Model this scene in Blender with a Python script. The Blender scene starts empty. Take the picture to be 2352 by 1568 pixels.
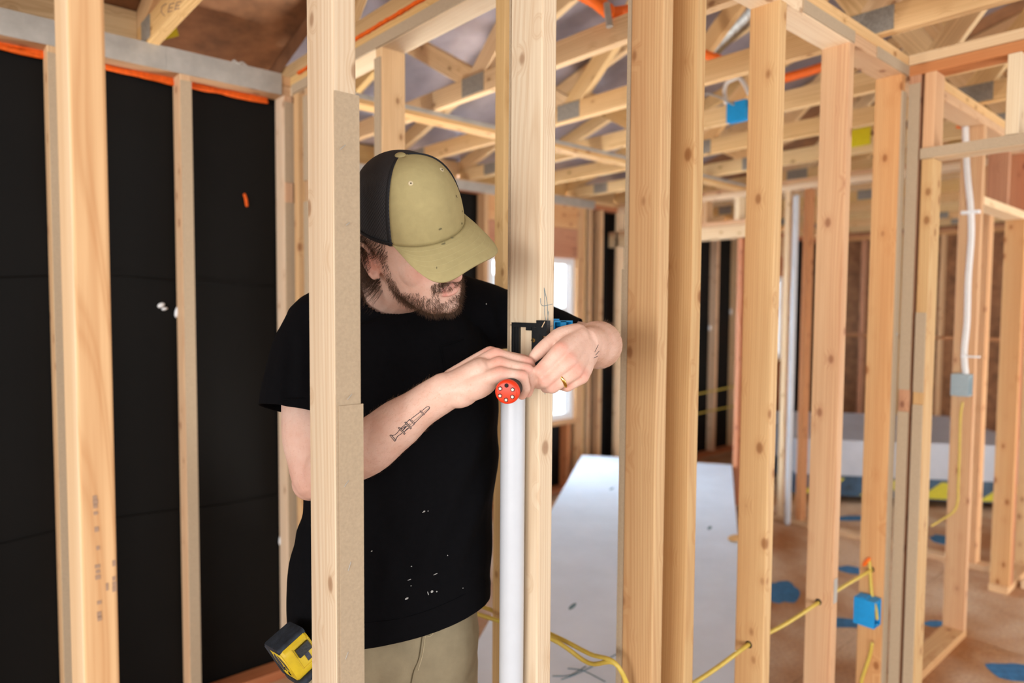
import bpy, bmesh, math, random
import numpy as np
from mathutils import Vector, Matrix, noise
from mathutils.bvhtree import BVHTree
random.seed(7)
scn = bpy.context.scene
COL = scn.collection

# ------------------------------------------------------------------ camera, world, lights
EYE = Vector((0.0, 0.0, 1.53))          # world: X along the near framed wall, Y into the house, floor at Z = 0
YAW, PITCH, ROLL, FPX = math.radians(48.73), math.radians(2.9), math.radians(0.39), 1568.0
FW = Vector((math.cos(YAW) * math.cos(PITCH), math.sin(YAW) * math.cos(PITCH), -math.sin(PITCH)))
_r = Vector((math.sin(YAW), -math.cos(YAW), 0.0))
_u = _r.cross(FW)
RT = math.cos(ROLL) * _r + math.sin(ROLL) * _u
UP = -math.sin(ROLL) * _r + math.cos(ROLL) * _u
cam_d = bpy.data.cameras.new('camera')
cam_d.sensor_width = 36.0
cam_d.lens = 24.0
cam_d.clip_start = 0.02
cam_d.dof.use_dof = True
cam_d.dof.focus_distance = 1.2
cam_d.dof.aperture_fstop = 2.3
cam = bpy.data.objects.new('camera', cam_d)
cam.matrix_world = Matrix(((RT.x, UP.x, -FW.x, EYE.x), (RT.y, UP.y, -FW.y, EYE.y), (RT.z, UP.z, -FW.z, EYE.z), (0, 0, 0, 1)))
COL.objects.link(cam)
scn.camera = cam
world = bpy.data.worlds.new('world')
scn.world = world
world.use_nodes = True
bg = world.node_tree.nodes['Background']
bg.inputs[0].default_value = (0.93, 0.97, 1.0, 1)
bg.inputs[1].default_value = 1.2
scn.view_settings.view_transform = 'Standard'
scn.view_settings.look = 'None'
scn.view_settings.gamma = 1.0
scn.view_settings.exposure = 0.0
scn.view_settings.use_curve_mapping = False


def area_light(name, loc, target, size, energy, col):
    l = bpy.data.lights.new(name, 'AREA')
    l.shape = 'RECTANGLE'
    l.size, l.size_y = size
    l.energy = energy
    l.color = col
    o = bpy.data.objects.new(name, l)
    o.location = loc
    o.rotation_euler = (Vector(target) - Vector(loc)).to_track_quat('-Z', 'Y').to_euler()
    COL.objects.link(o)
    return o


# added unseen lamps: soft daylight from behind the camera, and from its right
area_light('added_key_light', (-7.5, -4.6, 1.45), (2.0, 1.8, 1.7), (6.5, 2.6), 540, (1.0, 0.99, 0.97))
area_light('added_front_light', (-9.0, -0.8, 1.6), (2.0, 1.6, 2.0), (5.0, 2.6), 400, (1.0, 0.99, 0.97))
area_light('added_side_light', (4.6, -5.6, 1.3), (4.6, 2.0, 1.7), (8.0, 2.4), 130, (0.97, 0.985, 1.0))
# bright sky outside the two back windows
area_light('window_sky_light', (3.1, 5.2, 1.7), (3.2, 3.0, 0.7), (2.4, 1.5), 2900, (0.70, 0.85, 1.0))
area_light('window_sky_light', (7.4, 5.2, 1.7), (7.4, 3.0, 0.8), (2.2, 1.5), 1500, (0.90, 0.95, 1.0))
# added fill lamps, unseen, brightening the roof framing, one on the floor behind the man, one out to the right
area_light('roof_fill_light', (1.36, 2.28, 0.14), (2.0, 2.5, 3.0), (0.3, 0.3), 22, (1.0, 0.97, 0.92)).data.spread = math.radians(100)
area_light('roof_fill_light', (5.2, -1.2, 0.3), (5.0, 0.9, 3.0), (1.6, 1.2), 70, (1.0, 0.97, 0.92))

# ------------------------------------------------------------------ helpers
def srgb(r, g, b):
    def f(c):
        c /= 255.0
        return c / 12.92 if c <= 0.04045 else ((c + 0.055) / 1.055) ** 2.4
    return (f(r), f(g), f(b), 1.0)


def ray(px, py):
    return FW + RT * ((px - 1176) / FPX) + UP * ((784 - py) / FPX)


def at(px, py, depth):                    # a pixel of the photograph and a distance -> a point of the room
    return EYE + ray(px, py) * depth


def onX(px, py, X):
    d = ray(px, py)
    return EYE + d * (X / d.x)


def onY(px, py, Y):
    d = ray(px, py)
    return EYE + d * (Y / d.y)


def onZ(px, py, Z):
    d = ray(px, py)
    return EYE + d * ((Z - EYE.z) / d.z)


def link(name, me, parent=None, mats=None, M=None):
    o = bpy.data.objects.new(name, me)
    if mats:
        for m in (mats if isinstance(mats, (list, tuple)) else [mats]):
            me.materials.append(m)
    COL.objects.link(o)
    M = M or Matrix()
    if parent is not None:
        o.parent = parent
        o.matrix_parent_inverse = parent['_m_inv_obj'] if False else WM[parent.name].inverted()
    o.matrix_basis = M
    WM[o.name] = M.copy()
    return o


WM = {}


def empty(name, loc=(0, 0, 0), parent=None, **props):
    o = bpy.data.objects.new(name, None)
    COL.objects.link(o)
    o.empty_display_size = 0.05
    M = Matrix.Translation(Vector(loc))
    if parent is not None:
        o.parent = parent
        o.matrix_parent_inverse = WM[parent.name].inverted()
    o.matrix_basis = M
    WM[o.name] = M
    for k, v in props.items():
        o[k] = v
    return o


def tag(o, label=None, category=None, group=None, kind=None):
    if label: o['label'] = label
    if category: o['category'] = category
    if group: o['group'] = group
    if kind: o['kind'] = kind
    return o


def mesh_from(name, verts, faces, smooth=False):
    me = bpy.data.meshes.new(name)
    me.from_pydata([tuple(v) for v in verts], [], faces)
    me.update()
    if smooth:
        me.polygons.foreach_set('use_smooth', [True] * len(me.polygons))
    return me


class G:                                   # a bag of geometry that becomes ONE mesh
    def __init__(self):
        self.v, self.f = [], []

    def add(self, vs, fs):
        n = len(self.v)
        self.v += [Vector(v) for v in vs]
        self.f += [tuple(i + n for i in f) for f in fs]
        return self

    def box(self, lo, hi, M=None):
        x0, y0, z0 = lo; x1, y1, z1 = hi
        vs = [Vector(p) for p in ((x0, y0, z0), (x1, y0, z0), (x1, y1, z0), (x0, y1, z0), (x0, y0, z1), (x1, y0, z1), (x1, y1, z1), (x0, y1, z1))]
        if M is not None: vs = [M @ v for v in vs]
        return self.add(vs, [(0, 3, 2, 1), (4, 5, 6, 7), (0, 1, 5, 4), (1, 2, 6, 5), (2, 3, 7, 6), (3, 0, 4, 7)])

    def tube(self, pts, rad, seg=12, sub=1, ref=None, cap=True, closed=False):
        """round or elliptic tube along pts; rad: number, list, or list of (ra, rb); ref = direction of ra"""
        P = [Vector(p) for p in pts]
        n = len(P)
        if not isinstance(rad, (list, tuple)): rad = [rad] * n
        R = [(r, r) if not isinstance(r, (list, tuple)) else r for r in rad]
        if sub > 1 and n > 2:
            Q, RR = [], []
            for i in range(n - 1):
                p0, p1, p2, p3 = P[max(i - 1, 0)], P[i], P[i + 1], P[min(i + 2, n - 1)]
                for k in range(sub):
                    t = k / sub
                    Q.append(0.5 * ((2 * p1) + (p2 - p0) * t + (2 * p0 - 5 * p1 + 4 * p2 - p3) * t * t + (3 * p1 - p0 - 3 * p2 + p3) * t ** 3))
                    s = t * t * (3 - 2 * t)
                    RR.append((R[i][0] * (1 - s) + R[i + 1][0] * s, R[i][1] * (1 - s) + R[i + 1][1] * s))
            Q.append(P[-1]); RR.append(R[-1])
            P, R, n = Q, RR, len(Q)
        T = []
        for i in range(n):
            if closed: d = P[(i + 1) % n] - P[i - 1]
            else: d = P[min(i + 1, n - 1)] - P[max(i - 1, 0)]
            if d.length < 1e-9: d = Vector((0, 0, 1))
            T.append(d.normalized())
        a = Vector(ref) if ref is not None else (Vector((0, 0, 1)) if abs(T[0].z) < 0.9 else Vector((1, 0, 0)))
        rings, base = [], len(self.v)
        prev = a
        def ring(c, t, ra, rb, nrm):
            x = (nrm - t * nrm.dot(t)).normalized(); y = t.cross(x)
            return [c + x * (ra * math.cos(2 * math.pi * k / seg)) + y * (rb * math.sin(2 * math.pi * k / seg)) for k in range(seg)]
        for i in range(n):
            nrm = a if ref is not None else prev
            nn = nrm - T[i] * nrm.dot(T[i])
            if nn.length < 1e-6: nn = T[i].orthogonal()
            prev = nn.normalized()
            rings.append((P[i], T[i], R[i][0], R[i][1], prev))
        out = []
        if cap and not closed:
            c, t, ra, rb, nr = rings[0]
            h = min(ra, rb)
            for ang in (80, 55, 28):
                s, co = math.sin(math.radians(ang)), math.cos(math.radians(ang))
                out.append(ring(c - t * (h * s), t, ra * co, rb * co, nr))
        for c, t, ra, rb, nr in rings: out.append(ring(c, t, ra, rb, nr))
        if cap and not closed:
            c, t, ra, rb, nr = rings[-1]
            h = min(ra, rb)
            for ang in (28, 55, 80):
                s, co = math.sin(math.radians(ang)), math.cos(math.radians(ang))
                out.append(ring(c + t * (h * s), t, ra * co, rb * co, nr))
        vs = [v for r in out for v in r]
        fs = []
        m = len(out)
        for i in range(m if closed else m - 1):
            j = (i + 1) % m
            for k in range(seg):
                l = (k + 1) % seg
                fs.append((i * seg + k, i * seg + l, j * seg + l, j * seg + k))
        if not closed:
            fs.append(tuple(reversed(range(seg))))
            fs.append(tuple((m - 1) * seg + k for k in range(seg)))
        return self.add(vs, fs)

    def ell(self, c, ax, seg=20, rings=12):
        """ellipsoid with centre c and three axis vectors"""
        c = Vector(c); a, b, d = [Vector(v) for v in ax]
        vs = [c - d]
        for i in range(1, rings):
            t = math.pi * i / rings
            for k in range(seg):
                p = 2 * math.pi * k / seg
                vs.append(c + a * (math.sin(t) * math.cos(p)) + b * (math.sin(t) * math.sin(p)) - d * math.cos(t))
        vs.append(c + d)
        fs = []
        for k in range(seg):
            l = (k + 1) % seg
            fs.append((0, 1 + l, 1 + k))
            for i in range(rings - 2):
                q = 1 + i * seg
                fs.append((q + k, q + l, q + seg + l, q + seg + k))
            q = 1 + (rings - 2) * seg
            fs.append((q + k, q + l, len(vs) - 1))
        return self.add(vs, fs)

    def disc(self, c, nrm, ra, h, seg=20, ref=None, rb=None, top=None):
        """short cylinder: base centre c, axis nrm, height h"""
        n = Vector(nrm).normalized(); c = Vector(c)
        x = Vector(ref) if ref is not None else n.orthogonal()
        x = (x - n * x.dot(n)).normalized(); y = n.cross(x)
        rb = rb or ra
        top = 1.0 if top is None else top
        vs = [c + x * (ra * math.cos(2 * math.pi * k / seg)) + y * (rb * math.sin(2 * math.pi * k / seg)) for k in range(seg)]
        vs += [c + n * h + x * (top * ra * math.cos(2 * math.pi * k / seg)) + y * (top * rb * math.sin(2 * math.pi * k / seg)) for k in range(seg)]
        fs = [tuple(reversed(range(seg))), tuple(seg + k for k in range(seg))]
        fs += [(k, (k + 1) % seg, seg + (k + 1) % seg, seg + k) for k in range(seg)]
        return self.add(vs, fs)

    def mesh(self, name, smooth=False, origin=None):
        o = Vector(origin) if origin is not None else Vector()
        me = mesh_from(name, [v - o for v in self.v], self.f, smooth)
        return me

    def build(self, name, mats, parent=None, smooth=False, origin=None, auto=None):
        if origin is None and self.v:
            lo = Vector([min(v[i] for v in self.v) for i in range(3)]); hi = Vector([max(v[i] for v in self.v) for i in range(3)])
            origin = (lo + hi) / 2
        me = self.mesh(name, smooth or auto is not None, origin)
        if auto is not None:
            me.set_sharp_from_angle(angle=math.radians(auto))
        return link(name, me, parent, mats, Matrix.Translation(Vector(origin)))


def rbox_pts(a, b, r, k=2):
    """rounded rectangle a x b centred on the origin"""
    pts = []
    for cx, cy, s in ((1, 1, 0), (-1, 1, 90), (-1, -1, 180), (1, -1, 270)):
        for i in range(k + 1):
            t = math.radians(s + 90 * i / k)
            pts.append((cx * (a / 2 - r) + r * math.cos(t), cy * (b / 2 - r) + r * math.sin(t)))
    return pts


def prism(pts, length):
    n = len(pts)
    vs = [(x, y, -length / 2) for x, y in pts] + [(x, y, length / 2) for x, y in pts]
    fs = [tuple(reversed(range(n))), tuple(range(n, 2 * n))] + [(i, (i + 1) % n, n + (i + 1) % n, n + i) for i in range(n)]
    return vs, fs


AX = {'x': Matrix(((0, 0, 1), (1, 0, 0), (0, 1, 0))).to_4x4(),      # local Z -> world X, local X -> world Y
      'y': Matrix(((1, 0, 0), (0, 0, 1), (0, -1, 0))).to_4x4(),      # local Z -> world Y
      'z': Matrix.Identity(4)}
_lum = {}


def lumber(name, lo, hi, axis, parent, mat, r=0.0032, **tags):
    """one stick of timber filling the box lo..hi, grain along axis; Z of the mesh is its length"""
    lo, hi = Vector(lo), Vector(hi)
    s = hi - lo
    if axis == 'z': a, b, L = s.x, s.y, s.z
    elif axis == 'x': a, b, L = s.y, s.z, s.x
    else: a, b, L = s.x, s.z, s.y
    key = (round(a, 4), round(b, 4), round(L, 3), r, mat.name)
    if key not in _lum:
        vs, fs = prism(rbox_pts(a, b, r), L)
        me = mesh_from(name, vs, fs)
        me.materials.append(mat)
        _lum[key] = me
    o = link(name, _lum[key], parent, None, Matrix.Translation((lo + hi) / 2) @ AX[axis])
    return tag(o, **tags) if tags else o


def stick(name, p0, p1, a, b, parent, mat, side=(1, 0, 0), r=0.0032):
    """timber between two points, a measured along side"""
    p0, p1 = Vector(p0), Vector(p1)
    d = p1 - p0
    z = d.normalized(); x = (Vector(side) - z * Vector(side).dot(z)).normalized(); y = z.cross(x)
    vs, fs = prism(rbox_pts(a, b, r), d.length)
    me = mesh_from(name, vs, fs)
    M = Matrix.Translation((p0 + p1) / 2) @ Matrix((x, y, z)).transposed().to_4x4()
    return link(name, me, parent, mat, M)


# ------------------------------------------------------------------ materials
def new_mat(name):
    m = bpy.data.materials.new(name)
    m.use_nodes = True
    nt = m.node_tree
    return m, nt, nt.nodes['Principled BSDF']


class N:
    def __init__(self, nt): self.nt = nt

    def n(self, t, **kw):
        nd = self.nt.nodes.new(t)
        for k, v in kw.items():
            if k.startswith('i_'):
                nd.inputs[int(k[2:]) if k[2:].isdigit() else k[2:].replace('_', ' ')].default_value = v
            else: setattr(nd, k, v)
        return nd

    def l(self, a, b): self.nt.links.new(a, b)

    def math(self, op, a, b=None, c=None):
        nd = self.n('ShaderNodeMath', operation=op)
        for i, v in enumerate((a, b, c)):
            if v is None: continue
            if isinstance(v, (int, float)): nd.inputs[i].default_value = v
            else: self.l(v, nd.inputs[i])
        return nd.outputs[0]

    def vmath(self, op, a, b=None):
        nd = self.n('ShaderNodeVectorMath', operation=op)
        for i, v in enumerate((a, b)):
            if v is None: continue
            if isinstance(v, (tuple, list)): nd.inputs[i].default_value = v
            else: self.l(v, nd.inputs[i])
        return nd.outputs[0]

    def mix(self, fac, a, b, mode='MIX'):
        nd = self.n('ShaderNodeMix', data_type='RGBA', blend_type=mode)
        for s, v in ((nd.inputs[0], fac), (nd.inputs[6], a), (nd.inputs[7], b)):
            if isinstance(v, (int, float)): s.default_value = v
            elif isinstance(v, tuple): s.default_value = v
            else: self.l(v, s)
        return nd.outputs[2]

    def ramp(self, fac, stops):
        nd = self.n('ShaderNodeValToRGB')
        e = nd.color_ramp.elements
        while len(e) < len(stops): e.new(0.5)
        for el, (p, c) in zip(e, stops):
            el.position = p
            el.color = c if isinstance(c, tuple) else (c, c, c, 1)
        self.l(fac, nd.inputs[0])
        return nd.outputs[0]

    def noise(self, vec, scale, detail=2.0, rough=0.5, col=False):
        nd = self.n('ShaderNodeTexNoise')
        nd.inputs['Scale'].default_value = scale
        nd.inputs['Detail'].default_value = detail
        nd.inputs['Roughness'].default_value = rough
        self.l(vec, nd.inputs['Vector'])
        return nd.outputs[1 if col else 0]


def flat_mat(name, col, rough=0.6, metal=0.0, var=0.06, scale=60.0, bump=0.0, bscale=300.0, spec=0.4, sheen=0.0):
    m, nt, p = new_mat(name)
    g = N(nt)
    tc = g.n('ShaderNodeTexCoord')
    nz = g.noise(tc.outputs['Object'], scale, 4.0, 0.6)
    dark = tuple(c * (1 - 2.2 * var) for c in col[:3]) + (1,)
    light = tuple(min(1, c * (1 + 1.2 * var)) for c in col[:3]) + (1,)
    g.l(g.ramp(nz, [(0.25, dark), (0.75, light)]), p.inputs['Base Color'])
    p.inputs['Roughness'].default_value = rough
    p.inputs['Metallic'].default_value = metal
    p.inputs['Specular IOR Level'].default_value = spec
    if sheen: p.inputs['Sheen Weight'].default_value = sheen
    if bump:
        b = g.n('ShaderNodeBump')
        b.inputs['Strength'].default_value = bump
        b.inputs['Distance'].default_value = 0.002
        g.l(g.noise(tc.outputs['Object'], bscale, 3.0), b.inputs['Height'])
        g.l(b.outputs[0], p.inputs['Normal'])
    return m


def pine(name, light, dark, heart, ring=0.0065, knots=0.2, kscale=(11, 11, 6.5), contrast=0.8):
    """solid pine: growth rings round an off-centre pith, heartwood, streaks and knots, all in the timber's own space"""
    m, nt, p = new_mat(name)
    g = N(nt)
    tc = g.n('ShaderNodeTexCoord')
    oi = g.n('ShaderNodeObjectInfo')
    rnd = oi.outputs['Random']
    xyz = g.n('ShaderNodeSeparateXYZ')
    g.l(tc.outputs['Object'], xyz.inputs[0])
    x, y, z = xyz.outputs
    r2 = g.math('FRACT', g.math('MULTIPLY', rnd, 17.31))
    r3 = g.math('FRACT', g.math('MULTIPLY', rnd, 91.7))
    cmb = g.n('ShaderNodeCombineXYZ')
    g.l(g.math('MULTIPLY', rnd, 53.0), cmb.inputs[0]); g.l(g.math('MULTIPLY', r2, 31.0), cmb.inputs[1]); g.l(g.math('MULTIPLY', r3, 77.0), cmb.inputs[2])
    v = g.vmath('ADD', tc.outputs['Object'], cmb.outputs[0])
    vz = g.vmath('MULTIPLY', v, (1.0, 1.0, 0.22))
    # knots first: they bend the rings
    vk = g.vmath('MULTIPLY', v, kscale)
    vor = g.n('ShaderNodeTexVoronoi', feature='F1')
    vor.inputs['Scale'].default_value = 1.0
    g.l(vk, vor.inputs['Vector'])
    kd = vor.outputs['Distance']
    kn = g.ramp(kd, [(0.0, 1.0), (knots * 0.62, 0.85), (knots, 0.0)])
    halo = g.ramp(kd, [(0.0, 1.0), (knots * 0.8, 0.75), (knots * 2.1, 0.0)])
    wob = g.noise(vz, 7.0, 2.0)
    wob2 = g.noise(g.vmath('MULTIPLY', v, (1, 1, 0.5)), 2.2, 1.0)
    px = g.math('MULTIPLY_ADD', r2, 0.12, -0.10)
    py = g.math('MULTIPLY_ADD', r3, 0.16, -0.08)
    zs = g.math('MULTIPLY_ADD', z, 0.012, 0.0)
    dx = g.math('ADD', g.math('SUBTRACT', x, px), g.math('MULTIPLY_ADD', wob, 0.018, zs))
    dy = g.math('ADD', g.math('SUBTRACT', y, py), g.math('MULTIPLY_ADD', wob2, 0.05, -0.025))
    rr = g.math('SQRT', g.math('ADD', g.math('MULTIPLY', dx, dx), g.math('MULTIPLY', dy, dy)))
    rr = g.math('ADD', rr, g.math('MULTIPLY', halo, 0.012))
    sn = g.math('SINE', g.math('MULTIPLY', rr, 6.2832 / ring))
    ringv = g.ramp(g.math('MULTIPLY_ADD', sn, 0.5, 0.5), [(0.0, 0.0), (0.55, 0.18), (0.92, 1.0), (1.0, 0.55)])
    streak = g.noise(g.vmath('MULTIPLY', v, (1.0, 1.0, 0.018)), 120.0, 3.0, 0.65)
    blot = g.noise(g.vmath('MULTIPLY', v, (1.0, 1.0, 0.15)), 6.0, 2.0)
    hw = g.ramp(g.math('ADD', g.math('MULTIPLY', rr, 6.0), g.math('MULTIPLY', blot, 0.5)), [(0.45, 1.0), (0.85, 0.0)])
    base = g.mix(g.math('MULTIPLY', hw, 0.75), light, heart)
    base = g.mix(g.math('MULTIPLY', ringv, contrast * 0.55), base, dark)
    base = g.mix(g.math('MULTIPLY', g.ramp(streak, [(0.3, 1.0), (0.62, 0.0)]), 0.38), base, dark)
    base = g.mix(g.math('MULTIPLY', halo, 0.42), base, dark)
    base = g.mix(g.math('MULTIPLY', kn, 0.8), base, tuple(c * f for c, f in zip(dark[:3], (0.55, 0.42, 0.32))) + (1,))
    hsv = g.n('ShaderNodeHueSaturation')
    g.l(g.math('MULTIPLY_ADD', r3, 0.012, 0.494), hsv.inputs['Hue'])
    g.l(g.math('MULTIPLY_ADD', r2, 0.2, 0.84), hsv.inputs['Saturation'])
    g.l(g.math('MULTIPLY_ADD', rnd, 0.2, 0.90), hsv.inputs['Value'])
    g.l(base, hsv.inputs['Color'])
    g.l(hsv.outputs[0], p.inputs['Base Color'])
    p.inputs['Roughness'].default_value = 0.62
    p.inputs['Specular IOR Level'].default_value = 0.28
    b = g.n('ShaderNodeBump')
    b.inputs['Strength'].default_value = 0.25
    b.inputs['Distance'].default_value = 0.0006
    g.l(g.math('ADD', streak, g.math('MULTIPLY', ringv, 0.5)), b.inputs['Height'])
    g.l(b.outputs[0], p.inputs['Normal'])
    return m


KN = dict(kscale=(14, 14, 8.5))
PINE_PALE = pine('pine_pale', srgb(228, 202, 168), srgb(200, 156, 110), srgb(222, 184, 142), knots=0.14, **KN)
PINE_CREAM = pine('pine_cream', srgb(236, 214, 178), srgb(208, 168, 120), srgb(232, 202, 160), knots=0.15, **KN)
PINE_GOLD = pine('pine_gold', srgb(214, 176, 126), srgb(178, 120, 70), srgb(204, 154, 102), knots=0.17, **KN)
PINE_ORANGE = pine('pine_orange', srgb(220, 178, 132), srgb(182, 122, 74), srgb(208, 156, 108), knots=0.16, **KN)
PINE_RED = pine('pine_red', srgb(200, 138, 92), srgb(152, 84, 46), srgb(184, 112, 68), knots=0.15, **KN)
PINE_ROOF = pine('pine_roof', srgb(236, 202, 148), srgb(186, 138, 78), srgb(226, 184, 124), knots=0.14, **KN)
SHIM = flat_mat('shim_cardboard', srgb(180, 159, 132), 0.85, var=0.05, scale=220, bump=0.15)
BLACK_SHEET = flat_mat('black_sheathing_paper', (0.0042, 0.0038, 0.0033, 1), 0.6, var=0.12, scale=3.0, bump=0.5, bscale=5.0, spec=0.16)
STEEL = flat_mat('galvanised_steel', srgb(178, 174, 167), 0.45, 0.3, var=0.1, scale=14)
PLATE = flat_mat('connector_plate_steel', srgb(158, 152, 142), 0.5, 0.25, var=0.15, scale=90, bump=0.6, bscale=160)
FOAM = flat_mat('orange_sealant_foam', srgb(236, 98, 12), 0.7, var=0.12, scale=80, bump=0.6, bscale=120)
FOIL = flat_mat('foil_faced_sheathing', srgb(150, 142, 150), 0.38, 0.35, var=0.16, scale=5)
SHEATH = flat_mat('wood_sheathing', srgb(150, 106, 72), 0.7, var=0.25, scale=9)
WHITE = flat_mat('white_vinyl', srgb(236, 238, 240), 0.35, var=0.02)
PVC = flat_mat('white_pvc_pipe', srgb(206, 210, 216), 0.3, var=0.02, scale=18, spec=0.5)
GYPSUM = flat_mat('gypsum_board', srgb(222, 230, 242), 0.8, var=0.04, scale=3.5)
BLACK_PLASTIC = flat_mat('black_plastic', (0.010, 0.011, 0.012, 1), 0.42, var=0.15, scale=200, bump=0.2, spec=0.5)
BLUE_PLASTIC = flat_mat('blue_plastic', srgb(20, 148, 214), 0.45, var=0.05)
GREY_PLASTIC = flat_mat('grey_plastic', srgb(160, 176, 182), 0.5, var=0.04)
ORANGE_PLASTIC = flat_mat('orange_plastic', srgb(244, 110, 20), 0.5, var=0.05)
YELLOW_CABLE = flat_mat('yellow_cable', srgb(214, 186, 84), 0.45, var=0.06)
YELLOW_TAG = flat_mat('yellow_tag', srgb(222, 204, 20), 0.55, var=0.04)
WHITE_CABLE = flat_mat('white_cable', srgb(226, 222, 218), 0.5, var=0.03)
PENCIL = flat_mat('blue_pencil', srgb(110, 136, 148), 0.8, var=0.1)
INK = flat_mat('grey_ink_stamp', srgb(168, 136, 112), 0.8, var=0.1)
BLUE_PAINT = flat_mat('blue_spray_paint', srgb(50, 112, 156), 0.7, var=0.25, scale=30)
BRASS = flat_mat('brass_screw', srgb(196, 164, 96), 0.3, 0.9, var=0.1)
GOLD = flat_mat('gold_ring_metal', srgb(238, 200, 110), 0.18, 1.0, var=0.03)
RED_PLASTIC = flat_mat('red_plastic', srgb(238, 58, 22), 0.42, var=0.03, spec=0.45)
DARK_GRIP = flat_mat('dark_rubber_grip', (0.016, 0.012, 0.011, 1), 0.7, var=0.1, scale=200)
BIT_STEEL = flat_mat('bit_steel', srgb(214, 204, 190), 0.25, 0.9, var=0.08)
HOLE_DARK = flat_mat('dark_recess', (0.012, 0.006, 0.005, 1), 0.8, var=0.05)
TAPE_YELLOW = flat_mat('tape_yellow', srgb(232, 200, 48), 0.4, var=0.06, scale=60)
TAPE_RUBBER = flat_mat('tape_rubber', srgb(44, 54, 66), 0.62, var=0.3, scale=70, bump=0.2)
TAPE_LABEL = flat_mat('worn_label', srgb(70, 74, 88), 0.6, var=0.3, scale=160)
SEAM = flat_mat('dark_seam', srgb(96, 84, 60), 0.9, var=0.1)


def osb_mat():
    m, nt, p = new_mat('plywood_subfloor')
    g = N(nt)
    tc = g.n('ShaderNodeTexCoord')
    geo = g.n('ShaderNodeNewGeometry')
    v = geo.outputs['Position']
    big = g.noise(v, 1.3, 3.0, 0.6)
    vor = g.n('ShaderNodeTexVoronoi', feature='F1')
    vor.inputs['Scale'].default_value = 32.0
    g.l(g.vmath('MULTIPLY', g.vmath('ADD', v, g.noise(v, 9.0, 2.0, col=True)), (1.0, 0.35, 1.0)), vor.inputs['Vector'])
    flake = g.n('ShaderNodeSeparateColor')
    g.l(vor.outputs['Color'], flake.inputs[0])
    c = g.ramp(big, [(0.38, srgb(156, 98, 48)), (0.6, srgb(206, 178, 150))])
    c = g.mix(g.math('MULTIPLY', flake.outputs[0], 0.35), c, srgb(206, 160, 110))
    c = g.mix(g.ramp(g.noise(v, 60.0, 3.0), [(0.3, 0.3), (0.6, 0.0)]), c, srgb(120, 74, 42))
    g.l(c, p.inputs['Base Color'])
    p.inputs['Roughness'].default_value = 0.75
    return m


OSB = osb_mat()

# ------------------------------------------------------------------ the setting
FLOOR_T = 0.018
C = 0.94                      # near face of the framed wall
SW, SD = 0.038, 0.089         # 2x4
Z_PL0, Z_PL1 = 0.0, 0.038     # bottom plate
Z_T0 = 2.36                   # underside of the double top plate
Z_T1, Z_T2 = 2.398, 2.436

floor = empty('floor', (0, 0, 0), kind='structure')
px_, py_ = -3.2, -3.6
for i in range(6):
    for j in range(8):
        g = G()
        g.box((px_ + i * 2.44 + 0.0015, py_ + j * 1.22 + 0.0015, -FLOOR_T), (px_ + (i + 1) * 2.44 - 0.0015, py_ + (j + 1) * 1.22 - 0.0015, 0))
        g.build('floor_panel', OSB, floor)
G().box((-3.2, -3.6, -0.25), (11.44, 6.16, -FLOOR_T - 0.001)).build('joist_deck', PINE_GOLD, floor)


def wall(name):
    return empty(name, (0, 0, 0), kind='structure')


def stud(parent, x, y, mat, axis='x', z0=Z_PL1, z1=Z_T0, sd=SD, **t):
    """a stud of a wall running along axis, with its near lower corner at x, y"""
    if axis == 'x': lo, hi = (x, y, z0), (x + SW, y + sd, z1)
    else: lo, hi = (x, y, z0), (x + sd, y + SW, z1)
    return lumber('stud', lo, hi, 'z', parent, mat, **t)


def shim(parent, lo, hi, name='drywall_shim'):
    g = G().box(lo, hi)
    return g.build(name, SHIM, parent)


# --- wall_front: the near framed wall the man works on
wf = wall('wall_front')
XS = {'A': 0.1425, 'B': 0.4725, 'C': 0.895, 'D': 1.262, 'E': 1.392, 'F': 1.776, 'G': 2.214, 'H': 2.645}
studs = {}
for k, m in (('A', PINE_ORANGE), ('B', PINE_PALE), ('C', PINE_CREAM), ('D', PINE_GOLD), ('E', PINE_GOLD), ('F', PINE_GOLD), ('G', PINE_GOLD), ('H', PINE_GOLD)):
    studs[k] = stud(wf, XS[k], C, m)
A_me = studs['A'].data
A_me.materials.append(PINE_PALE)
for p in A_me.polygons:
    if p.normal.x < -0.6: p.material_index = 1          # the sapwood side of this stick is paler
studs['I'] = stud(wf, 2.985, C, PINE_ORANGE)
studs['J'] = stud(wf, 3.63, C, PINE_GOLD)
stud(wf, -0.27, C, PINE_GOLD)
stud(wf, 4.40, C, PINE_GOLD, z1=2.01)
stud(wf, 4.44, C, PINE_RED)
stud(wf, 4.9, C, PINE_GOLD); stud(wf, 5.5, C, PINE_ORANGE); stud(wf, 6.1, C, PINE_RED)
lumber('bottom_plate', (-0.7, C, 0), (3.67, C + SD, Z_PL1), 'x', wf, PINE_GOLD)
lumber('bottom_plate', (4.38, C, 0), (6.6, C + SD, Z_PL1), 'x', wf, PINE_GOLD)
lumber('top_plate', (-0.7, C, Z_T0), (2.2405, C + SD, Z_T1), 'x', wf, PINE_CREAM)
lumber('top_plate', (2.2435, C, Z_T0), (6.6, C + SD, Z_T1), 'x', wf, PINE_GOLD)
lumber('top_plate', (-0.7, C, Z_T1 + 0.001), (6.6, C + SD, Z_T2), 'x', wf, PINE_ROOF)
lumber('door_header', (3.67, C, 2.01), (4.44, C + SD, 2.048), 'x', wf, PINE_CREAM)
lumber('cripple_stud', (4.05, C, 2.049), (4.05 + SW, C + SD, Z_T0), 'z', wf, PINE_RED)
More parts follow.
